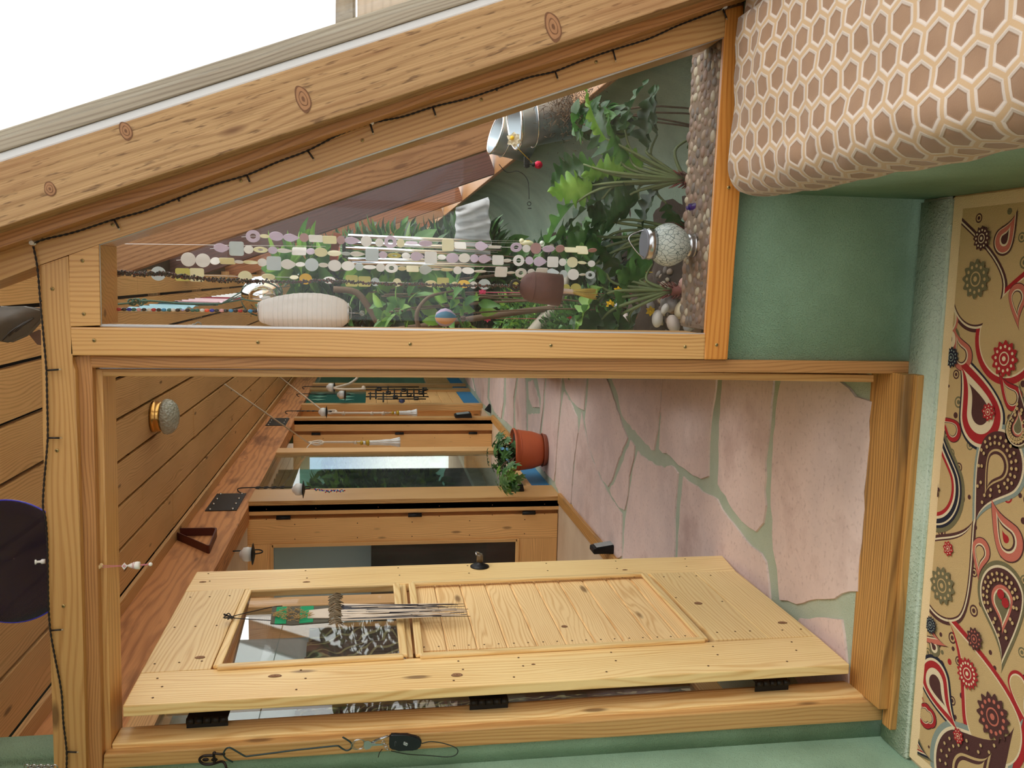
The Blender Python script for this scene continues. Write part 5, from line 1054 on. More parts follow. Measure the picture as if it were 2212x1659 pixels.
# ropes with gold and white tassels
GOLD = plain('gold braid', (190, 156, 40), .6, noise_=.35, nsc=300)
def rope_tassel(cx_, cyq, X, ceil_px, kx, ky, tx, ty, ex, ey, lab, knots, s=1.0):
    hp = PX(cx_, cyq, X); top = PZ(*ceil_px, 2.56); g_ = thing('tassel_rope', lab, 'rope', hp, 'cream ropes with white tassels')
    b = bmesh.new(); rr = .0105 * s
    ra = PX(kx, ky, X); pts = [top, hp + V((0, -.02, .0))]; tube(b, pts, rr * .62, 9)
    tube(b, spline([hp, hp + V((.01, .03, -.05)), hp + V((.01, .05, -.11)), hp + V((.0, -.01, -.13)), hp + V((-.01, -.05, -.07)), hp + V((0, -.02, -.02)), hp + V((0, .04, .0)), PX(cx_ + 26, ky, X), ra], 7), rr, 9)
    for x in knots:
        c = PX(x, ky + 1, X)
        for k in range(3): torus(b, c + V((0, 0, .006 * (k - 1))), rr * 1.1, rr * .62, (.3 * (k - 1), .2, 1), 14, 7)
    tube(b, spline([ra, ra + V((0, .012, -.03)), ra + V((0, .02, -.10))], 5), rr * .8, 8)
    put('rope', b, ROPEW, g_)
    b = bmesh.new(); a, c = PX(tx, ty, X), PX(ex, ey, X); ax = (c - a).normalized(); H = (c - a).length
    tube(b, [ra, a], .004, 6); M = frame(a, ax.orthogonal(), ax)
    lathe(b, [(.016, 0), (.022, .012), (.016, .028)], M, 18); lathe(b, [(.020, .055), (.030, .07), (.030, .082), (.022, .088)], M, 20); put('gold_collar', b, GOLD, g_)
    b = bmesh.new(); lathe(b, [(.013, .026), (.02, .055), (.014, .03)], M, 14)
    for k in range(9):
        an = k * math.tau / 9; d = M.to_3x3() @ V((math.cos(an), math.sin(an), 0)); p0 = a + ax * .085 + d * .018; p1 = a + ax * (.085 + (H - .085) * .55) + d * .022; p2 = a + ax * H + d * .036
        tube(b, spline([p0, p1, p2], 4), [.006] * 3 + [.007, .010, .006, .010, .013, .016], 8)
    put('white_tassel', b, WHITE, g_)
rope_tassel(668, 957, WX + .04, (485, 830), 765, 955, 778, 957, 864, 955, 'nearer cream rope looped on a wall hook, ending in a white and gold tassel', (768,))
rope_tassel(702, 890, WX + .05, (605, 815), 838, 892, 846, 892, 901, 892, 'farther knotted cream rope with tassel behind the saucer lamp', (742, 803, 828), 1.35)
b = bmesh.new(); hx = PX(684, 962, WX + .03); tube(b, spline([V((WX, hx.y - .05, hx.z + .10)), V((WX + .05, hx.y, hx.z + .05)), V((WX + .05, hx.y + .02, hx.z - .02)), V((WX + .02, hx.y + .1, hx.z - .05))], 5), .005, 8)
tag(put('wall_hook', b, WHITE), 'small white metal hook holding the nearer cream rope', 'hook')
b = bmesh.new(); tube(b, spline([PX(775, 808, WX + .3), PX(770, 818, WX + .3), PX(755, 829, WX + .3), PX(735, 835, WX + .3), PX(722, 838, WX + .3)], 6), .017, 9); tube(b, spline([PX(722, 839, WX + .3), PX(745, 841, WX + .3), PX(790, 840, WX + .3)], 5), .012, 8)
c = PX(785, 838, WX + .3)
for k in range(3): torus(b, c + V((0, 0, .012 * (k - 1))), .018, .010, (.3 * (k - 1), .2, 1), 14, 7)
tag(put('rope', b, ROPEW), 'thick cream rope curving down at the far end of the corridor', 'rope')
# iron scroll rack hanging at the far wall
g_ = thing('scroll_rack', 'black iron hanging rack of open squares near the far boarded door', 'rack', PX(850, 850, WX + .2)); b = bmesh.new(); X_ = WX + .2
def q_(x, y, d=0): return PX(x, y, X_ + d)
for y, x0_, x1_ in ((836, 790, 905), (842, 775, 925), (850, 795, 922), (857, 790, 926), (862, 815, 920)): tube(b, [q_(x0_, y), q_(x1_, y)], .008, 5)
for x in (800, 812, 828, 838, 852, 866, 880, 894, 905, 915):
    y = random.choice((835, 841, 848)); tube(b, [q_(x, y), q_(x, y + random.choice((8, 14, 20)))], .010, 5)
for x, y in ((815, 838), (835, 846), (850, 855), (868, 840), (880, 850), (895, 858), (905, 846), (913, 838)):
    tube(b, [q_(x, y), q_(x + 8, y), q_(x + 8, y + 5, .04), q_(x, y + 5, .04), q_(x, y)], .009, 5)
put('rack_bars', b, BLACK, g_)
# potted umbrella tree with saucer
pc = PZ(1188, 972, FZ); pc.y += .13; pc.x = PY(1150, 972, pc.y).x
pt = thing('plant_pot', 'round terracotta coloured pot with saucer standing on the pink flagstones', 'pot', (pc.x, pc.y, FZ + .007)); M = Matrix.Translation((pc.x, pc.y, FZ + .007))
b = bmesh.new(); lathe(b, [(.095, .012), (.13, .05), (.153, .12), (.163, .20), (.166, .225), (.168, .255), (.180, .262), (.182, .274), (.176, .280), (.168, .278), (.160, .25)], M, 48, cap=True); torus(b, (pc.x, pc.y, FZ + .235), .167, .003, seg=40); put('pot_body', b, TERRA, pt)
b = bmesh.new(); lathe(b, [(.118, 0), (.128, .004), (.135, .028), (.140, .034), (.134, .036), (.124, .014), (.003, .01)], M, 44); put('saucer', b, plain('terracotta saucer', (150, 84, 62), .6), pt)
b = bmesh.new(); lathe(b, [(.158, .0), (.158, .012), (.003, .02)], Matrix.Translation((pc.x, pc.y, FZ + .25)), 30); put('soil', b, SOIL, pt)
def umbrella(name, lab, c, r_, n, seed, mats, base):
    random.seed(seed); d = thing(name, lab, 'plant', base); lv = bmesh.new(); st_ = bmesh.new(); base = V(base)
    for i in range(n):
        v = V((random.gauss(0, 1), random.gauss(0, 1), random.gauss(0, .9))).normalized() * (random.random() ** .35) * r_; p = V(c) + V((v.x, v.y, v.z * .85)); nrm = (v.normalized() + V((0, 0, .9)) + V((random.uniform(-.3, .3),) * 3)).normalized()
        u = nrm.orthogonal().normalized(); w_ = nrm.cross(u); k = random.choice((6, 7, 8)); mi = random.randrange(len(mats))
        for j in range(k):
            a = j * math.tau / k + i; dd = u * math.cos(a) + w_ * math.sin(a); leafblade(lv, frame(p, dd + nrm * .1, nrm), random.uniform(.038, .055), .011, seg=4, droop=.25, mi=mi)
        if i % 3 == 0: tube(st_, spline([base, base.lerp(p, .5) + V((random.uniform(-.03, .03), 0, .02)), p], 4), .003, 5)
    put('foliage', lv, list(mats), d); put('stems', st_, BARKD, d)
umbrella('umbrella_plant', 'variegated umbrella plant growing in the terracotta pot', (pc.x - .02, pc.y, FZ + .37), .17, 60, 51, (LEAFU, LEAFM, LEAFD), (pc.x, pc.y, FZ + .26))
p2 = PX(1100, 1035, WX + .22); umbrella('umbrella_plant', 'smaller bright umbrella plant leaning over the black step light', (p2.x, p2.y, p2.z), .12, 34, 52, (LEAFM, LEAFB, LEAFU), (pc.x - .05, pc.y - .02, FZ + .26))
b = bmesh.new()
for x, y in ((1087, 966), (1090, 970), (1093, 967), (1086, 971), (1094, 989), (1097, 992)):
    c = PY(x, y, pc.y - .17); leafblade(b, frame(c, (random.uniform(-1, 1), -.3, random.uniform(-1, 1)), (0, -1, 0)), .03, .010, seg=4)
tag(put('blue_pick', b, plain('sky blue plastic', (120, 190, 236), .5)), 'small sky blue decoration among the leaves of the potted plant', 'decoration')
# black step lights
def steplight(p, w_, h_, lab, nrm='x'):
    g_ = thing('step_light', lab, 'lamp', p, 'black wedge step lights'); x, y, z = p
    b = bmesh.new(); prism(b, [(x, y, z), (x + .055, y, z + .012), (x + .03, y, z + h_), (x, y, z + h_)], (0, w_, 0)); bmesh.ops.bevel(b, geom=b.edges[:], offset=.004, segments=2, affect='EDGES'); put('housing', b, BLACK, g_)
    b = bmesh.new(); prism(b, [(x + .054, y + .012, z + .03), (x + .054, y + w_ - .012, z + .03), (x + .037, y + w_ - .012, z + h_ - .02), (x + .037, y + .012, z + h_ - .02)], (.002, 0, 0)); put('lens', b, plain('smoked lens', (150, 156, 156), .2), g_)
pa = PX(1133, 1062, WX + .03); steplight((WX + .03, pa.y, pa.z), .10, .15, 'black step light on the post under the umbrella plant')
pa = PX(1020, 903, WX + .03); steplight((WX + .03, pa.y, pa.z), .16, .20, 'black step light on the second corridor post')
pa = PX(1340, 1190, WX + .06); steplight((WX + .062, pa.y - .06, pa.z + .01), .10, .17, 'black step light at the first doorway sill, beside the open door')
b = bmesh.new(); pw = PZ(1060, 893, FZ + .007); prism(b, [pw, pw + V((.10, .05, 0)), pw + V((.03, .02, .06))], (0, .1, 0)); tag(put('door_wedge', b, BLACK), 'small black wedge lying on the flagstones by the second post', 'wedge')
b = bmesh.new(); pw = PX(903, 845, WX + .05); ball(b, PX(868, 866, WX + .12), .03, 1, 1, 1.3); tag(put('trinket', b, plain('blue white trinket', (70, 84, 130), .4, noise_=.6, nsc=60)), 'small blue and white trinket hanging on the far boarded door', 'trinket')

# ================================================================== NEAR ROOM THINGS
# string of lights along the rafter and header beam
sl = thing('string_lights', 'black twisted fairy light cable pinned along rafter frame and header beam', 'string lights', PY(72, 527, 2.19))
YL = 2.19
c1 = [(1700,-20),(1600,4),(1562,18),(1520,34),(1463,56),(1400,84),(1324,108),(1260,130),(1199,154),(1140,168),(1072,192),(1005,214),(935,231),(870,252),(803,266),(735,290),(665,325),(600,350),(533,378),(460,400),(383,429),(315,455),(246,474),(163,501),(96,517),(72,527)]
c2 = [(72,532),(81,579),(87,652),(95,736),(100,801),(102,870),(103,944),(99,1000),(95,1044),(93,1095),(99,1125),(103,1200),(105,1310),(109,1363),(119,1421),(133,1497),(137,1560),(144,1623),(144,1665),(146,1720)]
for cc in (c1, c2):
    sp_ = spline([PY(x, y, YL) for x, y in cc], 22); 
    for ph in (0, math.pi):
        b = bmesh.new(); L = 0; out = []
        for i, p in enumerate(sp_):
            if i: L += (p - sp_[i - 1]).length
            t_ = (sp_[min(i + 1, len(sp_) - 1)] - sp_[max(i - 1, 0)]).normalized(); u = t_.cross(V((0, 1, 0))).normalized(); a = L / .012 * math.tau * .45 + ph
            out.append(p + (u * math.cos(a) + V((0, 1, 0)) * math.sin(a)) * .0014)
        tube(b, out, .0014, 5); put('cable', b, BLACKM, sl)
clr = glassm('led clear', (.95, .95, .9), .2, 1)
for p, q in (((1562,20),(1571,43)), ((1324,108),(1331,134)), ((1199,154),(1206,173)), ((1072,192),(1074,197)), ((935,231),(942,253)), ((800,268),(807,291)), ((665,326),(680,347)), ((533,378),(541,396)), ((385,430),(388,436)), ((246,474),(259,497)), ((84,506),(92,515)), ((101,800),(132,798)), ((103,946),(134,946)), ((109,1362),(137,1360)), ((144,1624),(170,1625)), ((88,652),(89,648))):
    a, c = PY(*p, YL - .001), PY(*q, YL - .001); b = bmesh.new(); tube(b, [a, a.lerp(c, .82)], .0023, 8); bo = put('bulb_holder', b, BLACKM, sl)
    b = bmesh.new(); tube(b, [a.lerp(c, .82), c], .0018, 8); put('bulb', b, clr, bo)
def pin(x, y, m, lab, Yf=2.19):
    p = PY(x, y, Yf); g_ = bmesh.new(); M = frame(p, (1, 0, 0), (0, -1, 0)); lathe(g_, [(.0055, -.004), (.0055, .0), (.0028, .003), (.0028, .009), (.0052, .011), (.0052, .013)], M, 16); tag(put('push_pin', g_, m), lab, 'pin')
pin(72, 525, WHITE, 'clear push pin where the light cable meets the header beam'); pin(803, 265, WHITE, 'clear push pin halfway along the rafter frame'); pin(1563, 17, WHITE, 'clear push pin at the low end of the rafter frame'); 
b = bmesh.new(); pp = PY(92, 1213, 2.22); M = frame(pp, (1, 0, 0), (0, -.2, 1)); lathe(b, [(.0055, -.006), (.006, .002), (.003, .005), (.003, .012), (.006, .014), (.006, .0165)], M, 16); tag(put('push_pin', b, WHITE), 'white push pin on top of the header beam before the blue dish', 'pin')
# cobalt glass dish standing behind the header beam
dc = PY(22, 1212, 2.33); dr_ = 131 * 2.33 / FPX
gd = thing('blue_dish', 'dark cobalt blue glass dish standing on the header beam', 'dish', dc); b = bmesh.new()
Md = frame(dc, (1, 0, 0), (0, -1, .08)); lathe(b, [(.002, -.022), (dr_ * .45, -.020), (dr_ * .78, -.010), (dr_ * .97, .002), (dr_, .005), (dr_ * .985, .008), (dr_ * .78, -.003), (dr_ * .45, -.014), (.002, -.016)], Md, 64, cap=False)
t = NT('cobalt glass'); cb = t.n('BsdfPrincipled', {'Base Color': lin((14, 8, 52)), 'Roughness': .06, 'Coat Weight': .6}); tb_ = t.n('BsdfTransparent', {'Color': (.03, .02, .30, 1)}); ms = t.n('MixShader', {0: .35, 1: cb.outputs[0], 2: tb_.outputs[0]}); t.t.links.new(ms.outputs[0], t.out.inputs[0])
put('dish_body', b, t.m, gd); b = bmesh.new(); torus(b, Md @ V((0, 0, .006)), dr_ * .995, .0022, Md.to_3x3() @ V((0, 0, 1)), 64); put('rim', b, plain('cobalt rim', (50, 50, 200), .1), gd)
# grey felt thing hanging above the beam
b = bmesh.new(); q = [PY(x, y, 2.40) for x, y in ((-60,655),(10,663),(50,662),(96,668),(92,690),(60,725),(20,742),(-10,736),(-60,720))]; prism(b, q, (0, .02, 0)); bmesh.ops.bevel(b, geom=b.edges[:], offset=.006, segments=3, affect='EDGES')
gw = thing('grey_mitten', 'grey leathery mitten shape hanging behind the glass above the header beam', 'mitten', q[0]); put('mitten_body', b, plain('grey leather', (98, 92, 84), .6, noise_=.15, nsc=40, bump=.4), gw, smooth=True)
b = bmesh.new()
for k in range(3): tube(b, spline([PY(5 + k * 14, 735 - k * 9, 2.398), PY(25 + k * 12, 715 - k * 6, 2.396), PY(55 + k * 9, 695 - k * 4, 2.398)], 5), .002, 5)
tube(b, [PY(0, 662, 2.40), PY(-60, 650, 2.5)], .002, 5); put('seams', b, BLACKM, gw)
b = bmesh.new(); q = [PY(x, y, 2.45) for x, y in ((62,722),(84,712),(96,715),(98,748),(80,744))]; prism(b, q, (0, .015, 0)); tag(put('leather_scrap', b, plain('brown leather', (110, 76, 58), .6)), 'brown leather scrap next to the grey mitten', 'scrap')
# porcelain charm hanging from the door head
YC = 2.235; ch_ = thing('hanging_charm', 'small white porcelain bell charm on pink thread, hanging from the door head', 'charm', PY(215, 1223, YC)); PK = plain('pink thread', (216, 130, 150), .7)
b = bmesh.new(); tube(b, [PY(220, 1222, YC), PY(262, 1222, YC)], .0008, 5); tube(b, [PY(222, 1226, YC), PY(262, 1223, YC)], .0008, 5); tube(b, [PY(300, 1222, YC), PY(330, 1219, YC)], .0008, 5); tube(b, [PY(300, 1220, YC), PY(326, 1218, YC)], .0008, 5); put('thread', b, PK, ch_)
b = bmesh.new(); a = PY(276, 1222, YC); M = frame(a, (1, 0, 0), (0, 0, -1)); lathe(b, [(.001, -.002), (.005, .006), (.0085, .014), (.0098, .022), (.0095, .028), (.002, .029)], M, 24); put('porcelain_bell', b, WHITE, ch_)
b = bmesh.new(); torus(b, M @ V((0, 0, .0125)), .0078, .0007, (0, 0, 1)); torus(b, M @ V((0, 0, .016)), .0088, .0006, (0, 0, 1)); put('red_stripes', b, plain('dark pink glaze', (170, 60, 90), .3), ch_)
b = bmesh.new(); prism(b, [PY(x, y, YC - .001) for x, y in ((262,1223),(268,1216),(275,1223),(268,1231))], (0, .003, 0)); put('diamond_bead', b, WHITE, ch_)
b = bmesh.new(); torus(b, PY(268.5, 1223, YC - .002), .0025, .0008, (0, 1, 0)); put('bead_mark', b, PK, ch_)
b = bmesh.new(); ball(b, PY(325, 1219, YC), .005); put('end_bead', b, WHITE, ch_)
b = bmesh.new(); ball(b, PY(214, 1225, YC), .0055, 1, .5, .8); ball(b, PY(219, 1221, YC + .002), .006, 1, .5, .8); put('tack', b, plain('ivory tack', (226, 196, 150), .4), ch_)
# iron hook, long rod and car key on the left casing
YK = 2.205
def K(x, y, d=0): return PY(x, y, YK - d)
br = thing('hook_bracket', 'dark bronze iron hook bracket screwed to the left door casing', 'bracket', K(455, 1640))
DB = plain('dark bronze', (44, 34, 32), .4, metal=.6)
b = bmesh.new(); 
pth = [K(x, y, .004) for x, y in ((462,1632),(440,1633),(431,1641),(440,1650),(462,1649))]; tube(b, spline(pth + [pth[0]], 5), .0035, 8)
tube(b, spline([K(462,1650,.004), K(480,1645,.01), K(488,1655,.02), K(489,1672,.02)], 5), .0032, 8); tube(b, spline([K(462,1632,.004), K(463,1628,.012), K(475,1629,.014), K(486,1629,.01)], 5), .0032, 8); ball(b, K(463,1627,.012), .0048)
put('bracket_frame', b, DB, br)
for x in (444, 463): 
    b = bmesh.new(); ball(b, K(x, 1641, .003), .0052, 1, .5, 1.6); put('screw', b, DB, br)
hk = thing('wire_hanger_rod', 'thin dark green wire rod bent into hooks, carrying the car key', 'hook', K(490, 1630)); b = bmesh.new()
tube(b, spline([K(503,1646,.006), K(488,1638,.010), K(483,1629,.012), K(487,1619,.012), K(494,1615,.012), K(501,1617,.012)], 5) + [K(528,1633,.010), K(532,1634,.010), K(640,1620,.010), K(725,1611,.010), K(731,1611,.010)] + spline([K(731,1611,.010), K(741,1618,.010), K(749,1621,.011), K(757,1618,.012), K(760,1611,.012), K(757,1603,.012), K(740,1592,.012)], 5)[1:], .0022, 8); put('wire', b, plain('dark green wire', (28, 50, 52), .35), hk)
kr = thing('key_ring', 'steel key ring with small keys, black car key fob and looped cord', 'keys', K(772, 1608))
b = bmesh.new(); torus(b, K(773,1608,.013), .0165, .0011, (.25, 1, .2), 36, 6); torus(b, K(777,1608,.015), .0165, .0009, (.3, 1, .1), 36, 6); put('split_ring', b, STEEL, kr)
b = bmesh.new(); prism(b, [K(x, y, .016) for x, y in ((787,1602),(795,1600),(801,1603),(803,1606),(826,1607),(828,1610),(803,1612),(800,1617),(790,1620),(786,1616))], (0, .002, 0)); put('key', b, STEEL, kr)
b = bmesh.new(); prism(b, [K(x, y, .012) for x, y in ((800,1604),(812,1597),(838,1588),(840,1591),(815,1601),(803,1608))], (0, .002, 0)); put('key', b, STEEL, kr)
b = bmesh.new()
for i in range(5): torus(b, K(828 + i * 2.2, 1603 + i * 4, .013), .004, .0009, (math.sin(i), math.cos(i), .3), 14, 5)
tube(b, [K(808,1602,.014), K(845,1588,.014)], .0016, 7); put('clasp_chain', b, STEEL, kr)
b = bmesh.new(); prism(b, [K(x, y, .022) for x, y in ((842,1588),(852,1587),(880,1589),(903,1593),(911,1600),(911,1610),(905,1619),(895,1623),(862,1623),(843,1620),(840,1612),(841,1596))], (0, .014, 0)); bmesh.ops.bevel(b, geom=b.edges[:], offset=.0035, segments=3, affect='EDGES'); fo = put('key_fob', b, plain('black fob plastic', (22, 24, 30), .3), kr, smooth=False)
oc = K(876, 1607, .0226); b = bmesh.new(); torus(b, oc, .0062, .0006, (0, 1, 0), 28, 6, sq=.62); put('oval_emblem_rim', b, SILVER, fo)
b = bmesh.new(); me_ = [V((oc.x + .0060 * math.cos(k * math.tau / 24) * .0 + .0037 * math.sin(k * math.tau / 24), oc.y, oc.z + .006 * math.cos(k * math.tau / 24))) for k in range(24)]; prism(b, me_, (0, .0005, 0)); 
put('oval_emblem', b, plain('emblem silver grey', (150, 156, 166), .3, metal=.5), fo)
b = bmesh.new(); tube(b, spline([oc + V((-.0012, -.0005, .0042)), oc + V((.0014, -.0006, .002)), oc + V((-.0012, -.0006, 0)), oc + V((.0014, -.0006, -.0022)), oc + V((-.001, -.0005, -.0042))], 5), .0004, 5); put('emblem_script', b, WHITE, fo)
b = bmesh.new(); tube(b, [K(853,1612,.0226), K(853,1603,.0226), K(855,1601,.0226), K(856,1605,.0226)], .0004, 4); put('lock_mark', b, plain('grey print', (120, 122, 128), .5), fo)
b = bmesh.new(); tube(b, spline([K(911,1606,.014), K(930,1602,.01), K(955,1605,.008), K(980,1613,.008), K(989,1621,.008), K(984,1631,.008), K(965,1635,.006), K(925,1632,.004), K(880,1629,.004), K(845,1622,.008)], 6), .0014, 6); put('cord', b, plain('green black cord', (40, 48, 42), .7), kr)
b = bmesh.new(); tube(b, spline([K(826,1618,.01), K(820,1626,.006), K(817,1636,.004)], 4), .0011, 5); put('loose_thread', b, BLACKM, kr)
# chain at the upper corner of the casing
b = bmesh.new()
for i in range(9): torus(b, PY(58 + i * 7.5, 1657, 2.10), .006, .0016, (1, 0, 0) if i % 2 else (0, 1, 0), 14, 6, sq=1)
tag(put('chain', b, STEEL), 'steel link chain running up beside the header beam end', 'chain')

# cushion / covered pad on the bench: giraffe-like cells
def hexmat():
    t = NT('giraffe cell fabric'); s_ = t.n('SeparateXYZ', {0: t.n('UVMap').outputs[0]})
    nzc = t.n('TexNoise', {'Vector': t.n('UVMap').outputs[0], 'Scale': 9, 'Detail': 1}).outputs['Color']; nsx = t.n('SeparateXYZ', {0: nzc})
    P_ = .066
    U = t.math('DIVIDE', t.math('ADD', s_.outputs[0], t.math('MULTIPLY', t.math('SUBTRACT', nsx.outputs[0], .5), .014)), P_); Vv = t.math('DIVIDE', t.math('ADD', s_.outputs[1], t.math('MULTIPLY', t.math('SUBTRACT', nsx.outputs[1], .5), .014)), P_ * .86)
    def cell(ou, ov):
        a = t.math('SUBTRACT', t.math('FRACT', t.math('ADD', U, ou)), .5); c = t.math('SUBTRACT', t.math('FRACT', t.math('ADD', t.math('DIVIDE', Vv, 2), ov)), .5)
        ax_ = t.math('ABSOLUTE', a); cx__ = t.math('MULTIPLY', t.math('ABSOLUTE', c), 1.72)
        return t.math('MAXIMUM', t.math('MULTIPLY', ax_, 1.0), t.math('ADD', t.math('MULTIPLY', ax_, .5), t.math('MULTIPLY', cx__, .866)))
    d = t.math('MINIMUM', cell(0, 0), cell(.5, .5))
    n2 = t.n('TexNoise', {'Vector': t.n('UVMap').outputs[0], 'Scale': 14, 'Detail': 3}).outputs['Fac']
    br_ = t.mix(n2, (158, 124, 94), (132, 98, 72))
    f1 = t.n('MapRange', {'Value': d, 'From Min': .33, 'From Max': .35}).outputs[0]; f2 = t.n('MapRange', {'Value': d, 'From Min': .42, 'From Max': .445}).outputs[0]
    c = t.mix(f1, br_, (198, 182, 168)); c = t.mix(f2, c, (186, 154, 116))
    h = t.math('SUBTRACT', t.n('MapRange', {'Value': d, 'From Min': .30, 'From Max': .40}).outputs[0], 0)
    fz = t.n('TexNoise', {'Vector': t.n('UVMap').outputs[0], 'Scale': 400, 'Detail': 2}).outputs['Fac']
    return t.bsdf(Base_Color=c, Roughness=.75, Normal=t.bump(t.math('ADD', h, t.math('MULTIPLY', fz, .15)), .45, .004), Sheen_Weight=.35, Sheen_Roughness=.4)
cu = thing('bench_cushion', 'plush brown and cream giraffe-cell cushion lying on the green bench', 'cushion', (.45, 1.5, .315))
b = bmesh.new(); uv = b.loops.layers.uv.new('UVMap'); x0_, x1_, y0_, y1_, z0_, z1_ = .222, .70, .35, 2.165, .318, .475
cs = []; rr = .055; L = 0                                    # cross-section from under the front edge, up, over and back
prof = [(x0_ + .05, z0_), (x0_ + .012, z0_ + .004), (x0_ - .002, z0_ + .02), (x0_ - .006, z0_ + .05), (x0_ - .004, z0_ + .09), (x0_ + .006, z0_ + .125), (x0_ + .03, z0_ + .148), (x0_ + .07, z0_ + .158), (x0_ + .16, z1_ - .002), (x0_ + .28, z1_), (x0_ + .42, z1_ - .004), (x1_ - .1, z1_ - .01), (x1_, z1_ - .03)]
prof = [(p.x, p.y) for p in spline([V((x, z, 0)) for x, z in prof], 4)]
NV = 90; rows = []
for j in range(NV + 1):
    y = y0_ + (y1_ - y0_) * j / NV; e = max(0, (y - (y1_ - .05)) / .05); sh = 1 - (1 - math.sqrt(max(0, 1 - e * e))) * .35; row = []; L = 0
    for i, (x, z) in enumerate(prof):
        if i: L += math.hypot(x - prof[i - 1][0], z - prof[i - 1][1])
        zz_ = z0_ + (z - z0_) * sh; wr = .006 * noise.noise(V((x * 5, y * 6, z * 5))) + .004 * noise.noise(V((x * 14, y * 14, 3)))
        row.append((b.verts.new((x + (.03 * (1 - sh) if i < 20 else 0) + wr * (1 if i < 22 else 0), y, zz_ + (wr * 1.6 if i > 14 else 0))), L))
    rows.append(row)
for j in range(NV):
    for i in range(len(prof) - 1):
        q = (rows[j][i], rows[j][i + 1], rows[j + 1][i + 1], rows[j + 1][i]); f = b.faces.new([v_[0] for v_ in q]); f.smooth = True
        for lp, v_ in zip(f.loops, q): lp[uv].uv = (v_[0].co.y, v_[1])
f = b.faces.new([r_[0] for r_ in rows[-1]]); b.faces.new([r_[0] for r_ in rows[0]][::-1])
for lp in f.loops: lp[uv].uv = (lp.vert.co.x * .6 + y1_, lp.vert.co.z)
o = put('cushion_cover', b, hexmat(), cu)

# paisley rug
RX0, RX1, RY1, RY0 = -1.300, .235, 2.108, .95; RT_ = RZ + .010
rg = thing('paisley_rug', 'cream rug with red, brown and blue paisley pattern before the threshold', 'rug', (-.5, 1.6, RZ))
CRM = plain('rug cream border', (236, 206, 160), .95, noise_=.05, nsc=300, bump=.6); 
RCOL = {'t': (206, 172, 120), 'c': (236, 214, 178), 'r': (176, 32, 36), 'p': (206, 112, 92), 'o': (118, 108, 76), 'n': (84, 44, 40), 'k': (28, 26, 44), 'b': (142, 152, 142)}
RM = {k: plain('rug yarn ' + k, c, .97, noise_=.12, nsc=500, bump=.8) for k, c in RCOL.items()}; RL = list(RM); RMs = [CRM] + [RM[k] for k in RL]
b = bmesh.new(); z0_ = RT_
prism(b, [(RX0, RY0, RZ), (RX1, RY0, RZ), (RX1, RY1, RZ), (RX0, RY1, RZ)], (0, 0, .010), 0)
bmesh.ops.bevel(b, geom=[e for e in b.edges], offset=.004, segments=2, affect='EDGES')
put('rug_border', b, CRM, rg)
clipx0, clipx1, clipy1 = RX0 + .03, RX1 - .035, RY1 - .045
def inside(p): return clipx0 < p[0] < clipx1 and p[1] < clipy1
b = bmesh.new(); lay = [0]
def poly(pts, m, z):
    P_ = [V((p[0], p[1], 0)) for p in pts]
    def cl(P_, ax, lim, s):
        out = []
        for i in range(len(P_)):
            a, c = P_[i], P_[(i + 1) % len(P_)]; ia, ic = s * (a[ax] - lim) >= 0, s * (c[ax] - lim) >= 0
            if ia: out.append(a)
            if ia != ic: out.append(a.lerp(c, (lim - a[ax]) / (c[ax] - a[ax])))
        return out
    for ax, lim, s in ((0, clipx0, 1), (0, clipx1, -1), (1, clipy1, -1), (1, RY0 + .02, 1)):
        P_ = cl(P_, ax, lim, s)
        if len(P_) < 3: return
    ar = sum(P_[k].x * P_[(k + 1) % len(P_)].y - P_[(k + 1) % len(P_)].x * P_[k].y for k in range(len(P_)))
    if abs(ar) < 1e-9: return
    if ar < 0: P_.reverse()
    vs = [b.verts.new((p.x, p.y, z)) for p in P_]
    if len(vs) <= 6: b.faces.new(vs).material_index = RL.index(m)
    else:
        g = sum(P_, V()) / len(P_); cv = b.verts.new((g.x, g.y, z))
        for k in range(len(vs)): b.faces.new((vs[k], vs[(k + 1) % len(vs)], cv)).material_index = RL.index(m)
poly([(RX0, RY0), (RX1, RY0), (RX1, RY1), (RX0, RY1)], 't', RT_ + .0004)
def pais(c, ang, L, cols, curl=1, fill=None, W=.36):
    """nested paisley drops; c = centre of the bulb, tip at distance L"""
    base = []; lay[0] += 1
    N = 64
    for k in range(N):
        t_ = k / N * math.tau; r_ = W * L
        x, y = r_ * math.cos(t_), r_ * math.sin(t_)
        if x > 0: x = x + (L - r_) * (math.cos(t_) ** 2.2) ; 
        y = y * (1 if x <= 0 else max(.02, 1 - (x / L) ** 1.6)); y += curl * .42 * L * max(0, x / L) ** 2.1
        base.append((x, y))
    for i, (s, m) in enumerate(cols):
        ca, sa = math.cos(ang), math.sin(ang); off = .10 * L * (1 - s)
        q = [(c[0] + (x * s + off) * ca - y * s * sa, c[1] + (x * s + off) * sa + y * s * ca) for x, y in base]
        for k in range(N // 2): poly([q[k], q[k + 1], q[N - k - 1], q[(N - k) % N]], m, RT_ + .0009 + .0004 * i + lay[0] * 5e-5)
    if cols in (BIGO, BIGB):
        for s in (.80, .64):
            off = .10 * L * (1 - s)
            for x, y in base[::3]:
                if x < L * .8: disc((c[0] + (x * s + off) * ca - y * s * sa, c[1] + (x * s + off) * sa + y * s * ca), .0045, 't', .0064, n=8)
def disc(c, r_, m, z=.004, pet=0, amp=.15, n=26): poly([(c[0] + r_ * (1 + (amp * math.cos(pet * k / n * math.tau) if pet else 0)) * math.cos(k / n * math.tau), c[1] + r_ * (1 + (amp * math.cos(pet * k / n * math.tau) if pet else 0)) * math.sin(k / n * math.tau)) for k in range(n)], m, RT_ + z)
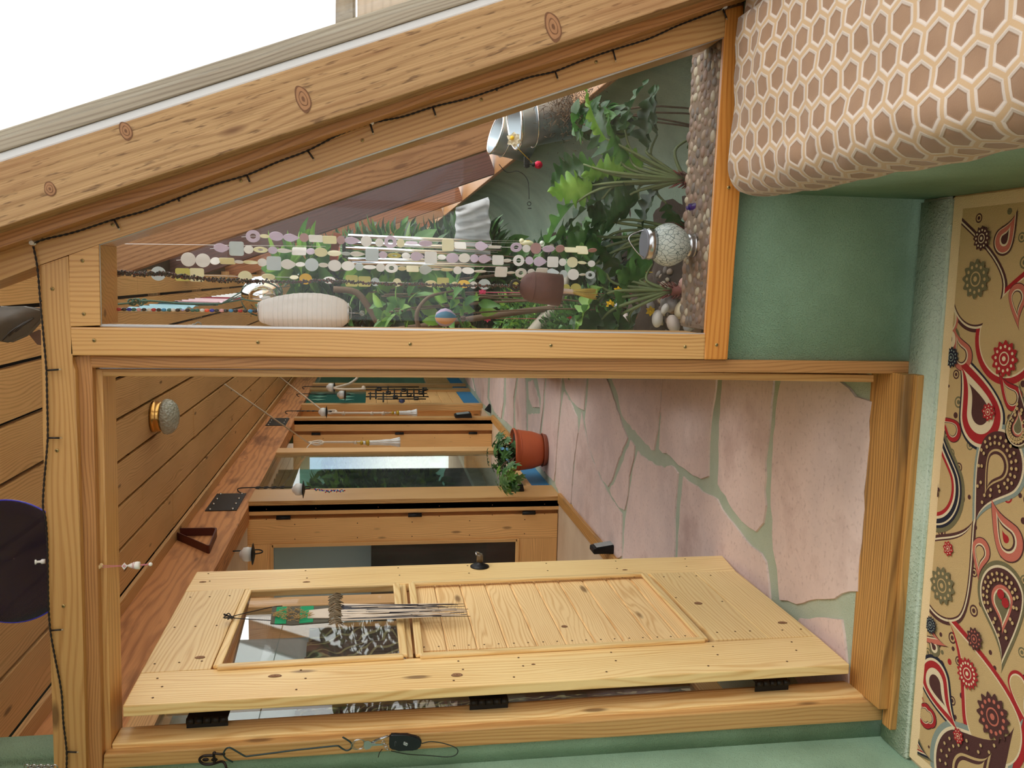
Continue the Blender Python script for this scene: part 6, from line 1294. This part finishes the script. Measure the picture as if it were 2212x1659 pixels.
def flower(c, r_, m1, m2='c', pet=12):
    disc(c, r_, m1, .0070, pet, .12, 72); 
    for k in range(pet): a = k * math.tau / pet; disc((c[0] + r_ * .72 * math.cos(a), c[1] + r_ * .72 * math.sin(a)), r_ * .10, m2, .0074, n=8)
    disc(c, r_ * .42, m2, .0076); disc(c, r_ * .34, m1, .0079); disc(c, r_ * .15, m2, .0082)
def RP(x, y): p = PZ(x, y, RT_); return (p.x, p.y)
def rp(bx, by, tx, ty, W, cols, curl=1):
    c, t_ = RP(bx, by), RP(tx, ty); L = math.hypot(t_[0] - c[0], t_[1] - c[1]) * 1.08; W = W * 1.12; pais(c, math.atan2(t_[1] - c[1], t_[0] - c[0]) - curl * .22, L, cols, curl, W=W)
BIGN = [(1.12, 'n'), (1.04, 'c'), (.99, 'n'), (.95, 't')]; BIGR = [(1.14, 'r'), (1.0, 'c'), (.96, 't')]; BIGO = [(1.14, 'o'), (1.02, 'c'), (.95, 'n'), (.5, 'p'), (.40, 'c'), (.34, 'o')]; BIGB = [(1.14, 'b'), (1.02, 'c'), (.95, 'n'), (.52, 'n'), (.48, 't'), (.42, 'n'), (.34, 't')]
SMR = [(1.15, 'n'), (1.08, 'r'), (.72, 'c'), (.64, 'n'), (.58, 't')]; SMK = [(1.15, 'k'), (1.02, 'c'), (.92, 'r'), (.66, 'c'), (.42, 'n')]; SMP = [(1.1, 'n'), (1.04, 'p'), (.68, 'c'), (.58, 'n'), (.5, 't')]; SMO = [(1.1, 'o'), (.7, 'c'), (.4, 'n')]
rp(2112,625, 2085,470, .40, BIGN, 1); flower(RP(2113, 603), .045, 'o', 't'); flower(RP(2126, 515), .028, 'n', 'c')
rp(2175,730, 2240,560, .4, BIGR, -1); flower(RP(2175, 775), .04, 'r', 'c')
rp(2120,900, 2085,760, .36, [(1.1, 'k')] + SMK[1:], 1)
rp(2080,770, 2060,720, .4, SMP, -1); rp(2052,735, 2020,700, .4, SMO, 1)
rp(2048,690, 2025,640, .38, [(1.15, 'p'), (1.0, 'c'), (.9, 't')], 1); flower(RP(2060, 772), .025, 'k', 'b')
rp(2060,930, 2035,900, .38, SMR, 1)
rp(2020,1050, 2010,890, .42, [(1.18, 'o'), (1.08, 'k'), (1.02, 'c'), (.98, 'k'), (.88, 'c'), (.82, 'r'), (.74, 't')], -1); flower(RP(2020, 1056), .026, 'n', 'c', 9)
rp(2160,1000, 2100,1100, .42, BIGB, 1)
rp(2180,1170, 2140,1095, .38, [(1.1, 'n'), (1.04, 'p'), (.68, 'c'), (.58, 'n'), (.48, 't'), (.22, 'r')], -1)
rp(2040,1250, 2110,1160, .48, BIGN, 1); flower(RP(2040, 1265), .045, 'o', 't'); flower(RP(2053, 1185), .018, 'r', 'c', 8)
rp(2165,1290, 2180,1420, .44, BIGO, -1); disc(RP(2168, 1283), .012, 'r', .008); disc(RP(2178, 1302), .012, 'r', .008)
rp(2120,1190, 2110,1240, .4, SMP, 1)
rp(2145,1560, 2075,1345, .34, BIGR, 1); flower(RP(2150, 1548), .052, 'n', 'p', 14); flower(RP(2095, 1455), .036, 'r', 'c', 16)
rp(2020,1470, 2060,1580, .36, SMK, 1); rp(2000,1545, 1975,1530, .5, SMR, 1); rp(2010,1550, 1985,1520, .36, SMR, -1)
rp(2020,1400, 2005,1370, .4, SMO, 1); rp(1990,1350, 2035,1400, .3, SMP, 1)
rp(2085,1680, 2200,1620, .42, BIGB, 1); rp(2200,1480, 2212,1560, .3, [(1.1,'r'),(.9,'c'),(.8,'t')], 1)
rp(2200,640, 2195,700, .36, SMP, 1); rp(2170,520, 2200,470, .4, [(1.12,'n'),(.98,'c'),(.9,'p'),(.5,'c'),(.36,'n')], 1); rp(2190,860, 2160,820, .36, SMR, -1); rp(2200,930, 2212,850, .34, BIGO, 1)
flower(RP(2015, 1350), .022, 'k', 'b', 14); rp(1975,1290,1990,1250,.4,SMR,1); rp(1965,1420,1985,1500,.3,[(1.15,'p'),(.95,'c'),(.85,'t')],1); rp(1960,1580,2000,1640,.34,[(1.18,'o'),(1.05,'k'),(.9,'c'),(.8,'r'),(.7,'t')],1)
flower(RP(2110, 1380), .026, 'n', 'p', 10); flower(RP(2140, 890), .02, 'r', 'c', 8); flower(RP(2075, 1590), .018, 'r', 'c', 8)
random.seed(19); dn = []
for k in range(1500):
    x, y = random.uniform(clipx0, clipx1), random.uniform(1.2, clipy1); r_ = random.choice((.004, .006, .008, .012, .015)); m = random.choice('nnnoonr')
    if len(dn) > 430 or any((x - a) ** 2 + (y - c) ** 2 < (r_ + q + .003) ** 2 for a, c, q in dn): continue
    dn.append((x, y, r_)); disc((x, y), r_, m, .00055)
    if r_ > .01: disc((x, y), r_ * .7, 't', .00065); disc((x, y), r_ * .4, m, .00075)
rme = bpy.data.meshes.new('rug_pile'); b.to_mesh(rme); b.free(); put('rug_pile', rme, [RM[k] for k in RL], rg)
b = bmesh.new(); c0 = PZ(1912, 1612, RZ + .01); tube(b, spline([c0 + V((.0, .0, 0)), c0 + V((-.012, -.02, .012)), c0 + V((.0, -.04, .02)), c0 + V((.012, -.05, .008)), c0 + V((.01, -.3, .004)), c0 + V((.012, -.7, .002))], 6), .006, 8); put('binding_edge', b, CRM, rg)
# outside, seen past the rafter: weathered post and a plank-clad shed corner
pp = thing('garden_post', 'weathered rough post standing outside beyond the rafter', 'post', (2.2, 4.2, -.3))
ao, bo_ = PY(726, 30, 4.2), PY(768, 30, 4.2)
b = bmesh.new(); ray0 = PY(748, 20, 4.2); L_ = 1.0
prism(b, [PY(724, 60, 4.2), PY(768, 60, 4.2), PY(766, -200, 4.2), PY(728, -200, 4.2)], (0, .10, 0)); bmesh.ops.bevel(b, geom=b.edges[:], offset=.012, segments=2, affect='EDGES'); put('log', b, plain('weathered log', (150, 140, 126), .9, noise_=.4, nsc=30, bump=1), pp)
q = [PY(772, 60, 4.6), PY(1000, 60, 4.6), PY(1000, -220, 4.6), PY(772, -220, 4.6)]; b = bmesh.new(); prism(b, q, (0, .3, 0))
tag(put('shed_wall', b, wood('tan siding', (206, 186, 166), (180, 160, 140), ring=.03)), 'tan boarded shed wall outside beyond the rafter', 'shed')
